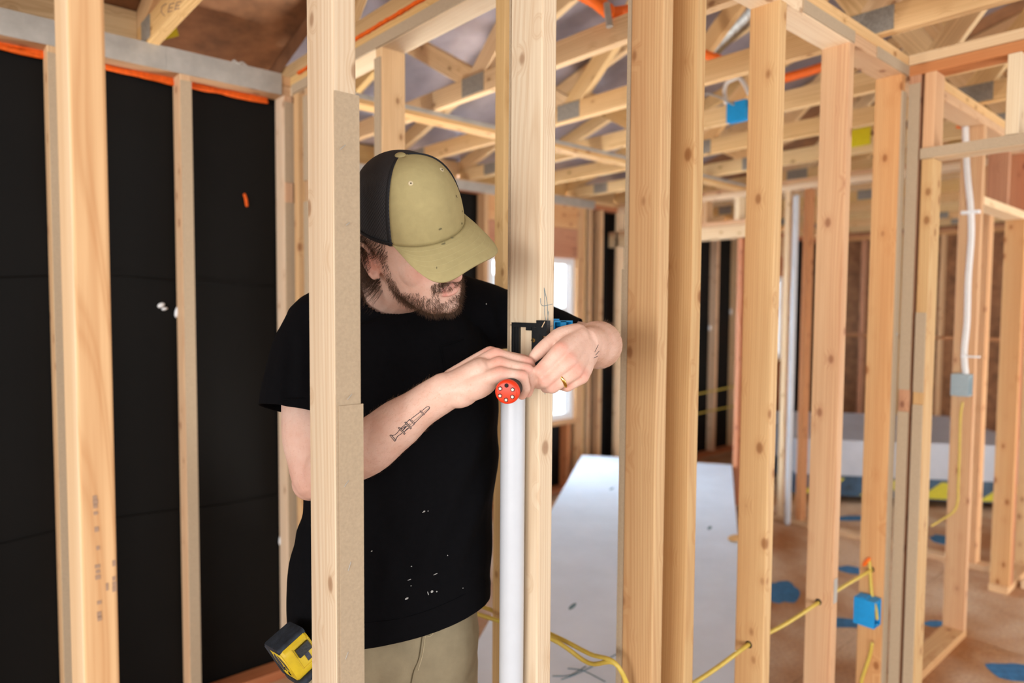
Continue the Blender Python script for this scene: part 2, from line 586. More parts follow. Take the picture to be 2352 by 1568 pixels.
# cardboard shims stapled to the edges
shimB = shim(studs['B'], (XS['B'] + 0.001, C - 0.0035, 0.55), (XS['B'] + SW + 0.003, C - 0.0002, 1.845))
shimB2 = shim(studs['B'], (XS['B'] + 0.004, C - 0.0062, 0.04), (XS['B'] + SW + 0.006, C - 0.0036, 1.38))
shim(studs['C'], (XS['C'] - 0.0005, C + SD + 0.0002, 0.05), (XS['C'] + SW, C + SD + 0.0045, 2.3))
shim(studs['D'], (XS['D'] - 0.001, C + SD + 0.0002, 0.05), (XS['D'] + SW, C + SD + 0.010, 2.34))
shim(studs['D'], (XS['D'] - 0.002, C + SD + 0.0102, 0.05), (XS['D'] + SW, C + SD + 0.016, 1.62))
shim(studs['H'], (XS['H'] + 0.001, C - 0.006, 0.05), (XS['H'] + SW, C - 0.0002, 2.3))
shim(wf, (1.9, C - 0.005, Z_T0 + 0.002), (2.24, C - 0.0002, Z_T1 - 0.001))
shim(wf, (2.42, C - 0.005, Z_T0 + 0.002), (2.7, C - 0.0002, Z_T1 - 0.001))
# steel nail guard over the cable hole
g = G().box((XS['G'] + 0.006, C - 0.0018, 0.575), (XS['G'] + 0.03, C - 0.0002, 0.655))
g.build('nail_guard', STEEL, studs['G'])

# --- wall_right: comes towards the camera, with a door opening
wr = wall('wall_right')
WRX = 2.70
s1 = lumber('stud', (WRX, 0.896, Z_PL1), (WRX + SD, 0.934, Z_T0), 'z', wr, PINE_RED)
s2 = lumber('stud', (WRX, 0.848, Z_PL1), (WRX + SD, 0.886, 2.06), 'z', wr, PINE_GOLD)
s2b = lumber('king_stud', (WRX, 0.848, 2.10), (WRX + SD, 0.886, Z_T0), 'z', wr, PINE_ORANGE)
lumber('stud', (WRX, -0.10, Z_PL1), (WRX + SD, -0.062, Z_T0), 'z', wr, PINE_GOLD)
lumber('door_header', (WRX, -0.06, 2.062), (WRX + SD, 0.892, 2.10), 'y', wr, PINE_CREAM)
lumber('cripple_stud', (WRX, 0.605, 2.101), (WRX + SD, 0.643, Z_T0), 'z', wr, PINE_CREAM)
lumber('top_plate', (WRX, -0.6, Z_T0), (WRX + SD, 0.938, Z_T1), 'y', wr, PINE_RED)
lumber('top_plate', (WRX, -0.6, Z_T1 + 0.001), (WRX + SD, 0.938, Z_T2), 'y', wr, PINE_CREAM)
lumber('bottom_plate', (WRX, -0.6, 0), (WRX + SD, -0.062, Z_PL1), 'y', wr, PINE_GOLD)
lumber('bottom_plate', (WRX, 0.84, 0), (WRX + SD, 0.938, Z_PL1), 'y', wr, PINE_GOLD)
for a, b in ((0.06, 1.16), (1.24, 2.33)):
    shim(s1, (WRX - 0.006, 0.896, a), (WRX - 0.0002, 0.933, b))
for a, b in ((0.06, 1.19), (1.235, 1.52)):
    shim(s2, (WRX - 0.006, 0.851, a), (WRX - 0.0002, 0.884, b))
shim(wr, (WRX - 0.006, -0.06, 2.064), (WRX - 0.0002, 0.889, 2.098))

# --- wall_left: outside wall with black paper, beyond the man's nook
wl = wall('wall_left')
WLY = 2.665
for x, m in ((-0.42, PINE_GOLD), (-0.04, PINE_GOLD), (0.347, PINE_GOLD), (0.744, PINE_GOLD), (1.128, PINE_ORANGE)):
    s = stud(wl, x, WLY, m)
    for a, b in (((0.06, 1.94), (2.02, 2.335)) if x > 1 else ((0.06, 2.335),)): shim(s, (x + 0.001, WLY - 0.006, a), (x + SW, WLY - 0.0002, b))
for px, py, a, b_ in ((407, 716, 0.009, 0.022), (370, 701, 0.012, 0.010), (378, 709, 0.010, 0.006), (645, 1238, 0.008, 0.024), (158, 1558, 0.010, 0.014)):
    c_ = onY(px, py, WLY + SD - 0.004)
    G().ell(c_, ((a, 0, 0), (0, 0.008, 0), (0.004, 0, b_)), 10, 7).build('foam_blob', WHITE, wl, True)
lumber('bottom_plate', (-1.6, WLY, 0), (1.17, WLY + SD, Z_PL1), 'x', wl, PINE_RED)
lumber('top_plate', (-1.6, WLY, Z_T0), (1.17, WLY + SD, Z_T1), 'x', wl, PINE_GOLD)
lumber('top_plate', (-1.6, WLY, Z_T1 + 0.001), (1.17, WLY + SD, Z_T2), 'x', wl, PINE_GOLD)


def crumpled(x0, x1, z0, z1, y, nx, nz, amp, seed):
    vs, fs = [], []
    for j in range(nz + 1):
        for i in range(nx + 1):
            x = x0 + (x1 - x0) * i / nx; z = z0 + (z1 - z0) * j / nz
            d = noise.noise(Vector((x * 2.6 + seed, z * 1.1, 0))) + 0.5 * noise.noise(Vector((x * 7 + seed, z * 3.3, 3)))
            vs.append((x, y - amp * (0.5 + 0.5 * d), z))
    for j in range(nz):
        for i in range(nx):
            a = j * (nx + 1) + i
            fs.append((a, a + 1, a + nx + 2, a + nx + 1))
    n = len(vs)
    vs += [(x0, y + 0.012, z0), (x1, y + 0.012, z0), (x1, y + 0.012, z1), (x0, y + 0.012, z1)]
    fs += [(n, n + 3, n + 2, n + 1), (0, n, n + 1, nx), (nz * (nx + 1), nz * (nx + 1) + nx, n + 2, n + 3)]
    return mesh_from('sheathing_paper', vs, fs, True)


link('sheathing_paper', crumpled(-1.7, 1.24, 0, 2.41, WLY + SD + 0.014, 90, 60, 0.012, 2.0), wl, BLACK_SHEET)
G().box((-1.7, WLY + SD + 0.03, 0), (1.24, WLY + SD + 0.05, 2.43)).build('outer_sheathing', SHEATH, wl)
# lapped edges of the paper
for z in (0.75, 1.62):
    g = G()
    pts = [(-1.6 + 0.12 * i, WLY + SD + 0.001, z + 0.012 * math.sin(i * 0.8)) for i in range(24)]
    g.tube(pts, (0.0022), seg=6); g.build('paper_lap', BLACK_SHEET, wl, True)
# rusty foam bead along the plate, and steel strap over the plates
g = G()
n = 150
for k in range(3):
    pts, rad = [], []
    for i in range(n + 1):
        x = -1.0 + 2.09 * i / n
        q = noise.noise(Vector((x * 16, k * 7.1, 1))); q2 = noise.noise(Vector((x * 5, k * 3.3, 9)))
        pts.append((x, WLY + SD - 0.006 - 0.004 * k, Z_T0 - 0.005 - 0.006 * k + 0.006 * q2)); rad.append(0.0065 + 0.005 * q)
    g.tube(pts, rad, seg=8)
g.build('foam_bead', FOAM, wl, True)
g = G().ell((0.79, WLY + SD - 0.01, Z_T0 - 0.05), ((0.006, 0, 0), (0, 0.006, 0), (0, 0, 0.02))); g.build('foam_drip', FOAM, wl, True)
g = G().tube([(1.0, WLY + SD - 0.004, 1.965), (1.004, WLY + SD - 0.006, 1.95), (1.008, WLY + SD - 0.005, 1.925)], 0.006, 8, 3); g.build('foam_drip', FOAM, wl, True)
for x0, x1 in ((-1.2, 0.82), (0.70, 1.118)):
    d = 0.001 if x0 < 0 else 0.0035
    g = G().box((x0, WLY - 0.0026 - d, Z_T0 - 0.002), (x1, WLY - 0.0004 - d, Z_T1 + 0.002)).box((x0, WLY - 0.0036 - d, Z_T1 - 0.004), (x1, WLY - 0.0010 - d, Z_T2 + 0.004))
    g.build('steel_strap', STEEL, wl)
g = G().tube([(0.93, WLY - 0.002, Z_T2 + 0.004), (0.935, WLY - 0.006, Z_T2 + 0.012), (0.95, WLY - 0.006, Z_T2 + 0.004), (0.965, WLY - 0.006, Z_T2 + 0.012), (0.985, WLY - 0.002, Z_T2 + 0.002)], 0.004, 8, 3)
g.build('bent_nail_strip', STEEL, wl, True)

# --- wall_middle: partition behind the man
wm = wall('wall_middle')
WMX = 1.155
for y, m in ((2.60, PINE_GOLD), (1.96, PINE_ROOF), (1.352, PINE_ROOF)):
    s = lumber('stud', (WMX, y, Z_PL1), (WMX + SD, y + SW, Z_T0), 'z', wm, m)
    if 1.5 < y < 2: shim(s, (WMX - 0.006, y + 0.002, 0.06), (WMX - 0.0002, y + SW, 2.33))
s = lumber('stud', (WMX, 2.50, Z_PL1), (WMX + SD, 2.538, Z_T0), 'z', wm, PINE_GOLD)
for a, b in ((0.06, 1.93), (2.01, 2.33)): shim(s, (WMX - 0.006, 2.50, a), (WMX - 0.0002, 2.537, b))
lumber('bottom_plate', (WMX, 1.03, 0), (WMX + SD, 2.664, Z_PL1), 'y', wm, PINE_GOLD)
lumber('top_plate', (WMX, 1.03, Z_T0), (WMX + SD, 2.664, Z_T1), 'y', wm, PINE_CREAM)
lumber('top_plate', (WMX, 1.03, Z_T1 + 0.001), (WMX + SD, 2.664, Z_T2), 'y', wm, PINE_ROOF)
shim(wm, (WMX - 0.006, 1.03, Z_T0 + 0.002), (WMX - 0.0002, 2.64, Z_T1))
g = G()
for k in range(2):
    pts = [(WMX - 0.004, 1.1 + 0.02 * i, Z_T2 - 0.006 + 0.004 * noise.noise(Vector((i * 0.5, k, 0)))) for i in range(75)]
    g.tube(pts, 0.006, 7)
g.build('foam_bead', FOAM, wm, True)

# --- wall_back: outside wall further off, with windows
wb = wall('wall_back')
WBY = 3.92
lumber('bottom_plate', (1.25, WBY, 0), (10.0, WBY + SD, Z_PL1), 'x', wb, PINE_RED)
lumber('top_plate', (1.25, WBY, Z_T0), (10.0, WBY + SD, Z_T1), 'x', wb, PINE_RED)
lumber('top_plate', (1.25, WBY, Z_T1 + 0.001), (10.0, WBY + SD, Z_T2), 'x', wb, PINE_GOLD)
g = G().box((1.3, WBY - 0.0036, Z_T0 - 0.004), (4.36, WBY - 0.0004, Z_T2 - 0.01)); g.build('steel_strap', STEEL, wb)
WIN = []


def window(n, x0, x1, z0, z1, parent):
    t = empty('window_%d' % n, ((x0 + x1) / 2, WBY + SD, z0), kind='structure')
    y0, y1 = WBY + 0.03, WBY + SD + 0.03
    fr = 0.05
    for nm, lo, hi in (('window_frame', (x0, y0, z0), (x0 + fr, y1, z1)), ('window_frame', (x1 - fr, y0, z0), (x1, y1, z1)),
                       ('window_frame', (x0 + fr, y0, z0), (x1 - fr, y1, z0 + fr)), ('window_frame', (x0 + fr, y0, z1 - fr), (x1 - fr, y1, z1)),
                       ('meeting_rail', (x0 + fr, y0 + 0.015, z0 + (z1 - z0) * 0.66), (x1 - fr, y1 - 0.01, z0 + (z1 - z0) * 0.66 + 0.05)),
                       ('sash_stile', (x0 + fr, y0 + 0.02, z0 + fr), (x0 + fr + 0.035, y1 - 0.012, z1 - fr)),
                       ('sash_stile', (x1 - fr - 0.035, y0 + 0.02, z0 + fr), (x1 - fr, y1 - 0.012, z1 - fr))):
        G().box(lo, hi).build(nm, WHITE, t)
    for a, b in ((z0 + fr, z0 + (z1 - z0) * 0.66), (z0 + (z1 - z0) * 0.66 + 0.05, z1 - fr)):
        G().box((x0 + fr + 0.03, y0 + 0.05, a), (x1 - fr - 0.03, y0 + 0.054, b)).build('window_pane', GLASS, t)
    return t


def glass_mat():
    m, nt, p = new_mat('window_glass')
    p.inputs['Base Color'].default_value = (0.95, 0.98, 1, 1)
    p.inputs['Roughness'].default_value = 0.0
    p.inputs['Transmission Weight'].default_value = 1.0
    p.inputs['IOR'].default_value = 1.02
    return m


GLASS = glass_mat()
# openings: (x0, x1, z0, z1)
W1 = (onY(1122, 700, WBY).x, onY(1324, 740, WBY).x, 0.60, 1.93)
W2 = (7.15, onY(1801, 720, WBY).x, 0.95, 1.90)


def black_panel(x0, x1, z0, z1, seed):
    link('sheathing_paper', crumpled(x0, x1, z0, z1, WBY + SD + 0.014, max(4, int((x1 - x0) * 20)), max(4, int((z1 - z0) * 16)), 0.01, seed), wb, BLACK_SHEET)


black_panel(1.25, W1[0], 0, 2.41, 1); black_panel(W1[0], W1[1], 0, W1[2], 2); black_panel(W1[0], W1[1], W1[3], 2.41, 3)
black_panel(W1[1], W2[0], 0, 2.41, 4); black_panel(W2[0], W2[1], 0, W2[2], 5); black_panel(W2[0], W2[1], W2[3], 2.41, 6); black_panel(W2[1], 10.0, 0, 2.41, 7)
window(1, *W1, wb); window(2, *W2, wb)
for w, m in ((W1, PINE_GOLD), (W2, PINE_GOLD)):
    stud(wb, w[0] - SW - 0.002, WBY, m); stud(wb, w[1] + 0.002, WBY, m)
    stud(wb, w[1] + 0.042, WBY, PINE_ORANGE)
    lumber('sill_plate', (w[0] - 0.001, WBY, w[2] - 0.04), (w[1] + 0.1, WBY + SD, w[2] - 0.002), 'x', wb, PINE_GOLD)
    lumber('window_header', (w[0], WBY, w[3] + 0.002), (w[1], WBY + SD, w[3] + 0.24), 'x', wb, PINE_RED)
    lumber('window_header', (w[0], WBY - 0.0, w[3] + 0.242), (w[1], WBY + SD, Z_T0), 'x', wb, PINE_ORANGE)
    for q in (0.25, 0.6, 0.9):
        xx = w[0] + (w[1] - w[0]) * q
        lumber('cripple_stud', (xx, WBY, Z_PL1), (xx + SW, WBY + SD, w[2] - 0.042), 'z', wb, PINE_RED)
for x in (1.6, 2.1, 4.22, 4.30):
    s = stud(wb, x, WBY, PINE_GOLD if x < 4.25 else PINE_ORANGE)
s = stud(wb, 4.44, WBY, PINE_GOLD)
for x in (5.05, 5.45, 5.85, 6.25, 6.65, 7.0, 8.7, 9.2):
    s = stud(wb, x, WBY, PINE_RED if int(x * 10) % 2 else PINE_ORANGE)
    if x > 5.2: G().ell((x - 0.01, WBY + SD - 0.02, 1.35 + 0.15 * math.sin(x * 5)), ((0.012, 0, 0), (0, 0.012, 0), (0, 0, 0.03))).build('foam_blob', WHITE, s, True)

# --- wall_inner: partition with a door opening, beyond
wi = wall('wall_inner')
WIX = 4.66
lumber('top_plate', (WIX, 1.03, Z_T0), (WIX + SD, WBY, Z_T1), 'y', wi, PINE_CREAM)
lumber('top_plate', (WIX, 1.03, Z_T1 + 0.001), (WIX + SD, WBY, Z_T2), 'y', wi, PINE_GOLD)
HD = onX(1394, 537, WIX).y
lumber('door_header', (WIX, 2.66, 2.06), (WIX + SD, HD, 2.155), 'y', wi, PINE_CREAM)
lumber('door_header', (WIX, 2.66, 2.157), (WIX + SD, HD, 2.195), 'y', wi, PINE_GOLD)
for px, m, top in ((1413, PINE_CREAM, Z_T0), (1388, PINE_GOLD, Z_T0), (1694, PINE_RED, 2.055), (1800, PINE_PALE, Z_T0), (1843, PINE_RED, Z_T0), (2010, PINE_GOLD, Z_T0), (2252, PINE_ORANGE, Z_T0)):
    y = onX(px, 800, WIX).y
    lumber('stud', (WIX, y - SW / 2, Z_PL1), (WIX + SD, y + SW / 2, top), 'z', wi, m)
y = onX(1604, 480, WIX).y
for px in (1618, 1692):
    y = onX(px, 480, WIX).y
    lumber('cripple_stud', (WIX, y - SW / 2, 2.197), (WIX + SD, y + SW / 2, Z_T0), 'z', wi, PINE_CREAM if px > 1650 else PINE_ORANGE)
lumber('bottom_plate', (WIX, 1.03, 0), (WIX + SD, onX(1770, 800, WIX).y, Z_PL1), 'y', wi, PINE_GOLD)

# --- wall_far: more framing at the far end of the house
wx = wall('wall_far')
WXX = 8.6
lumber('bottom_plate', (WXX, -3.0, 0), (WXX + SD, WBY, Z_PL1), 'y', wx, PINE_RED)
lumber('top_plate', (WXX, -3.0, Z_T0), (WXX + SD, WBY, Z_T1), 'y', wx, PINE_ORANGE)
lumber('top_plate', (WXX, -3.0, Z_T1 + 0.001), (WXX + SD, WBY, Z_T2), 'y', wx, PINE_RED)
for i in range(16):
    y = -2.9 + 0.42 * i
    lumber('stud', (WXX, y, Z_PL1), (WXX + SD, y + SW, Z_T0), 'z', wx, (PINE_RED, PINE_ORANGE, PINE_GOLD)[i % 3])
lumber('wall_brace', (WXX, -2.9, 1.2), (WXX + SD, WBY, 1.238), 'y', wx, PINE_RED)
G().box((WXX + SD + 0.001, -3.2, 0), (WXX + SD + 0.02, 4.1, 2.5)).build('outer_sheathing', SHEATH, wx)

# ------------------------------------------------------------------ ceiling: trusses and roof deck
ce = empty('ceiling', (0, 0, 0), kind='structure')
SLOPE = 0.30
TX = [-1.2, -0.58, 0.03, 0.64, 1.20, 1.845, 2.435, 3.03, 3.56, 4.17, 4.78, 5.4, 6.0, 6.6, 7.2, 7.8, 8.4]


def eave(x): return 2.86 if x < 1.19 else 4.12


def top_z(x, y): return Z_T2 + 0.135 + SLOPE * (eave(x) - y)


def connector(parent, x, y0, y1, z0, z1):
    G().box((x - 0.0032, y0, z0), (x - 0.0002, y1, z1)).build('connector_plate', PLATE, parent)


for i, tx in enumerate(TX):
    ev = eave(tx)
    ch = lumber('truss_chord', (tx, -3.2, Z_T2 + 0.002), (tx + SW, ev - 0.06, Z_T2 + 0.091), 'y', ce, PINE_ROOF)
    stick('top_chord', (tx + SW / 2, ev + 0.25, top_z(tx, ev + 0.25) - 0.045), (tx + SW / 2, -3.2, top_z(tx, -3.2) - 0.045), SW, SD, ch, PINE_ROOF)
    nodes_b = [ev - 0.35, ev - 1.75, ev - 3.15, ev - 4.6]
    nodes_t = [ev - 1.15, ev - 2.6, ev - 4.1, ev - 5.6]
    for a, b, m in zip(nodes_b[1:], nodes_t[1:], range(3)):
        stick('web', (tx + SW / 2, a, Z_T2 + 0.07), (tx + SW / 2, b, top_z(tx, b) - 0.06), SW * 0.98, SD, ch, PINE_ROOF)
        stick('web', (tx + SW / 2, a, Z_T2 + 0.07), (tx + SW / 2, nodes_t[m], top_z(tx, nodes_t[m]) - 0.06), SW * 0.97, SD, ch, PINE_ROOF)
    for a in nodes_b[1:]: connector(ch, tx, a - 0.075, a + 0.075, Z_T2 + 0.01, Z_T2 + 0.088)
    connector(ch, tx, *((ev - 0.24, ev - 0.13) if tx < 1.19 else (ev - 0.5, ev - 0.36)), Z_T2 + 0.012, Z_T2 + 0.088)
    if i < len(TX) - 1:
        nx = TX[i + 1]
        if not (tx < 1.19 <= nx):
            lumber('blocking', (tx + SW + 0.001, ev - 0.06, Z_T2 - 0.05), (nx - 0.001, ev - 0.022, Z_T2 + 0.152), 'x', ce, PINE_ROOF)
# girder carrying on from the outside wall of the nook, with a steel strap on top
gd = lumber('girder', (1.25, WLY, Z_T2 - 0.042), (4.6, WLY + SD, Z_T2 - 0.004), 'x', ce, PINE_GOLD)
G().box((1.25, WLY - 0.002, Z_T2 - 0.02), (4.6, WLY - 0.0003, Z_T2 + 0.0)).build('steel_strap', STEEL, gd)
# sealant along the undersides, where the drywall will meet the chords
def deck(x0, x1, ev, mat, nm):
    y1 = ev + 0.3; y0 = -3.4
    z1 = Z_T2 + 0.14 + SLOPE * (ev - y1); z0 = Z_T2 + 0.14 + SLOPE * (ev - y0)
    nb = 6
    for k in range(nb):
        ya, yb = y1 + (y0 - y1) * k / nb, y1 + (y0 - y1) * (k + 1) / nb
        za, zb = z1 + (z0 - z1) * k / nb, z1 + (z0 - z1) * (k + 1) / nb
        yb += 0.002
        vs = [(x0, ya, za), (x1, ya, za), (x1, yb, zb), (x0, yb, zb)]
        vs += [(a, b, c + 0.014) for a, b, c in vs]
        G().add(vs, [(0, 1, 2, 3), (7, 6, 5, 4), (0, 4, 5, 1), (1, 5, 6, 2), (2, 6, 7, 3), (3, 7, 4, 0)]).build(nm, mat, ce)


deck(-3.2, 1.19, 2.86, SHEATH, 'roof_panel')
deck(1.191, 5.2, 4.12, FOIL, 'roof_panel')
deck(5.201, 11.0, 4.12, SHEATH, 'roof_panel')
G().add([(1.192, 3.2, 2.4), (1.192, -3.4, 4.38), (1.192, -3.4, 4.95), (1.192, 4.4, 2.6)], [(0, 1, 2, 3)]).build('roof_step_panel', SHEATH, ce)

# ------------------------------------------------------------------ things of the room
def cable(name, pts, r, mat, label, cat='cable', group=None, sub=6):
    o = G().tube(pts, r, 8, sub).build(name, mat, None, True)
    return tag(o, label, cat, group)


# stack of wallboard lying beyond the framed wall
ZS = 0.335
TLc, TRc = onZ(1337, 1044, ZS), onZ(1681, 1067, ZS)
TLc.y = min(TLc.y, 3.85)
NLc, NRc = Vector((1.255, 1.70, ZS)), Vector((1.90, 1.04, ZS))
for k in range(24):
    z1 = ZS - 0.0132 * k
    d = Vector((0.005 + 0.004 * math.sin(k * 2.1), 0.005 + 0.004 * math.cos(k * 1.7), 0)) if k else Vector()
    vs = [Vector((p.x, p.y, z1 - 0.0127)) + d for p in (TLc, TRc, NRc, NLc)] + [Vector((p.x, p.y, z1)) + d for p in (TLc, TRc, NRc, NLc)]
    g = G().add(vs, [(0, 1, 2, 3), (7, 6, 5, 4), (0, 4, 5, 1), (1, 5, 6, 2), (2, 6, 7, 3), (3, 7, 4, 0)])
    o = g.build('drywall_sheet', GYPSUM, None)
    if k == 0:
        tag(o, 'topmost white drywall sheet with pencil marks, lying on the floor stack behind the studs', 'drywall sheet', 'stacked drywall sheets')
        top = o
    else:
        tag(o, 'white drywall sheet lower in the floor stack, under the pencil marked sheet', 'drywall sheet', 'stacked drywall sheets')
def mark(pts, r, parent, mat, name='pencil_mark'):
    return G().tube(pts, r, 5, 4).build(name, mat, parent, True)
for pts in ([(1305, 1535), (1340, 1540), (1390, 1565)], [(1290, 1560), (1330, 1545), (1420, 1500)], [(1270, 1552), (1310, 1550), (1345, 1530)]):
    mark([onZ(x, y, ZS + 0.001) for x, y in pts], 0.0022, top, PENCIL)
for x, y in ((1315, 1392), (1405, 1122), (1630, 1212)):
    c = onZ(x, y, ZS + 0.0002)
    G().disc(c, (0, 0, 1), 0.035, 0.0006, 14, (1, 0.4, 0), 0.010).build('scuff', PENCIL, top)
c = onZ(1688, 1240, ZS)
tag(G().ell(c + Vector((0.0, 0, 0.012)), ((0.05, 0, 0), (0, 0.03, 0), (0, 0, 0.013))).build('wood_offcut', PINE_GOLD, None, True), 'small wood offcut lying on the edge of the top drywall sheet', 'offcut')

# wrapped bundle of boards further back on the right
p0 = Vector((5.25, 2.55, 0)); u1 = Vector((0.64, -0.77, 0)); u2 = Vector((0.77, 0.64, 0))
b = empty('board_bundle', p0, None, label='wrapped grey board bundle with yellow and blue band, on the far floor at right', category='bundle')
M0 = Matrix.Translation(p0) @ Matrix((u1, u2, (0, 0, 1))).transposed().to_4x4()
G().box((0, 0, 0.22), (1.75, 1.5, 0.5), M0).build('boards', flat_mat('wrapped_boards', srgb(176, 178, 186), 0.6, var=0.05, scale=5), b)
BAND = flat_mat('printed_wrap', srgb(44, 70, 92), 0.5, var=0.3, scale=14)
G().box((-0.004, -0.006, 0.06), (1.754, 1.504, 0.218), M0).build('printed_wrap', BAND, b)
YB = flat_mat('yellow_wrap', srgb(186, 172, 20), 0.5, var=0.1)
for k in range(4):
    x0 = 0.05 + 0.43 * k
    G().add([M0 @ Vector(p) for p in ((x0, -0.008, 0.07), (x0 + 0.2, -0.008, 0.07), (x0 + 0.32, -0.008, 0.2), (x0 + 0.16, -0.008, 0.2),
             (x0, -0.0062, 0.07), (x0 + 0.2, -0.0062, 0.07), (x0 + 0.32, -0.0062, 0.2), (x0 + 0.16, -0.0062, 0.2))],
            [(0, 1, 2, 3), (7, 6, 5, 4), (0, 4, 5, 1), (1, 5, 6, 2), (2, 6, 7, 3), (3, 7, 4, 0)]).build('yellow_stripe', YB, b)
for k in (0.15, 0.8, 1.5):
    G().box((k, 0.02, 0.0), (k + 0.09, 1.48, 0.058), M0).build('bearer', PINE_RED, b)
# blue marking paint on the subfloor
def splash(px, py, ra, rb, ang, n=22):
    c = onZ(px, py, 0.0)
    x = Vector((math.cos(ang), math.sin(ang), 0)); y = Vector((-x.y, x.x, 0))
    vs, k = [], n
    for h in (0.0003, 0.0012):
        for i in range(k):
            t = 2 * math.pi * i / k
            q = 1 + 0.35 * noise.noise(Vector((math.cos(t) * 1.6 + px, math.sin(t) * 1.6, py * 0.1)))
            vs.append(Vector((c.x, c.y, 0)) + x * (ra * q * math.cos(t)) + y * (rb * q * math.sin(t)) + Vector((0, 0, h)))
    fs = [tuple(range(2 * k - 1, k - 1, -1))[::-1]] + [(i, (i + 1) % k, k + (i + 1) % k, k + i) for i in range(k)]
    G().add(vs, fs).build('paint_patch', BLUE_PAINT, floor)
for a in ((1800, 1358, 0.16, 0.09, 0.5), (1930, 1430, 0.16, 0.05, -0.7), (1955, 1190, 0.13, 0.06, -0.5), (2170, 1240, 0.10, 0.09, 0.3), (2340, 1230, 0.1, 0.07, 0), (2150, 1432, 0.07, 0.03, -0.5), (2345, 1545, 0.09, 0.12, 0.6), (2330, 1030, 0.2, 0.08, -0.6), (1965, 1310, 0.06, 0.1, 0.5)):
    splash(*a)
c = onZ(2350, 1345, 0)
lumber('scrap_block', (c.x - 0.05, c.y - 0.1, 0), (c.x + 0.04, c.y + 0.0, 0.038), 'x', None, PINE_PALE, label='short pale lumber block lying on the floor by the far doorway', category='lumber')

# white pipe standing in the wall cavity beside the centre stud
PX, PY = 0.8655, 0.982
g = G()
n = 28
R0, R1 = 0.0238, 0.0198
zt = at(1186, 905, 1.30).z
prof = [(R0, 0.04), (R0, zt), (R1, zt), (R1, 0.045)]
for k in range(len(prof)):
    pass
vs = [Vector((PX + r * math.cos(2 * math.pi * i / n), PY + r * math.sin(2 * math.pi * i / n), z)) for r, z in prof for i in range(n)]
fs = [(j * n + i, j * n + (i + 1) % n, ((j + 1) % 4) * n + (i + 1) % n, ((j + 1) % 4) * n + i) for j in range(4) for i in range(n)]
pipe = tag(G().add(vs, fs).build('pvc_pipe', PVC, None, auto=40), 'white plastic pipe standing upright against the pale centre stud below his hands', 'pipe')
y = onX(1816, 900, WIX - 0.05).y
o = G().tube([(WIX - 0.045, y, 0.02), (WIX - 0.045, y, 2.3)], 0.02, 16).build('pvc_pipe', PVC, None, True)
tag(o, 'white vertical pipe beside the reddish stud in the far partition', 'pipe')

# black mounting bracket screwed to the centre stud
bx = XS['C']
zb1 = onX(1215, 741, bx).z; zb0 = zb1 - 0.105
br = empty('mounting_bracket', (bx - 0.01, 0.98, zb0), None, label='black plastic low voltage mounting bracket screwed to the centre stud', category='bracket')
d0, d1 = bx - 0.008, bx - 0.0006
ya, yb = 0.9275, 1.0125
g = G()
g.box((d0, ya, zb1 - 0.0085), (d1, yb, zb1)).box((d0, ya, zb0), (d1, yb, zb0 + 0.0085))
g.box((d0, yb - 0.0085, zb0 + 0.0085), (d1, yb, zb1 - 0.0085)).box((d0 + 0.003, yb - 0.019, zb0 + 0.0085), (d1, yb - 0.0085, zb1 - 0.0085))
g.box((d0 - 0.0016, yb - 0.005, zb0 + 0.0085), (d0, yb - 0.003, zb1 - 0.0085)).box((d0 + 0.0014, yb - 0.015, zb0 + 0.0085), (d0 + 0.003, yb - 0.012, zb1 - 0.0085))
g.build('frame', BLACK_PLASTIC, br)
G().box((d0 + 0.004, ya + 0.001, zb0 + 0.0085), (d1, 0.9585, zb1 - 0.009)).build('fixing_strap', BLACK_PLASTIC, br)
G().box((d0 + 0.001, 0.957, zb1 - 0.0145), (d1, 0.972, zb1 - 0.008)).build('screw_boss', BLACK_PLASTIC, br)
fl = G().box((d0 - 0.002, 0.911, zb1 - 0.0235), (d1, 0.9395, zb1 + 0.0055)).build('corner_flange', BLACK_PLASTIC, br)
G().add([Vector((d0 - 0.0026, 0.9145 + a, zb1 + 0.003 + b_)) for a, b_ in ((0, 0), (0.002, 0.001), (0.010, -0.010), (0.008, -0.011))], [(0, 1, 2, 3)]).build('snap_slot', PINE_PALE, fl)
sc = G().disc((d0 + 0.0038, 0.9535, zb1 - 0.033), (-1, 0, 0), 0.0048, 0.0022, 16, top=0.75).build('screw', BRASS, br, auto=30)
g = G().box((d0 + 0.0010, 0.9500, zb1 - 0.0336), (d0 + 0.0015, 0.9570, zb1 - 0.0324)).box((d0 + 0.0010, 0.9529, zb1 - 0.0365), (d0 + 0.0015, 0.9541, zb1 - 0.0295))
g.build('screw_slot', HOLE_DARK, sc)
# pencil layout marks on that stud
for pts in ([(1179, 746), (1172.5, 746)],):
    mark([onX(x, y, bx - 0.0004) for x, y in pts], 0.0007, studs['C'], HOLE_DARK)
for pts in ([(1250, 661), (1251, 690), (1251, 720), (1254, 735)], [(1250, 662), (1256, 690), (1258, 715), (1259, 735)], [(1241.5, 685), (1242.2, 697), (1247, 702), (1257, 701), (1269, 698)],
            [(1261, 750), (1266, 749), (1269, 748)], [(1262, 755), (1263, 765), (1261, 772)], [(1249, 888), (1252, 905)], [(1259.5, 715), (1258, 735)]):
    mark([onY(x, y, C - 0.0004) for x, y in pts], 0.00045, studs['C'], PENCIL)


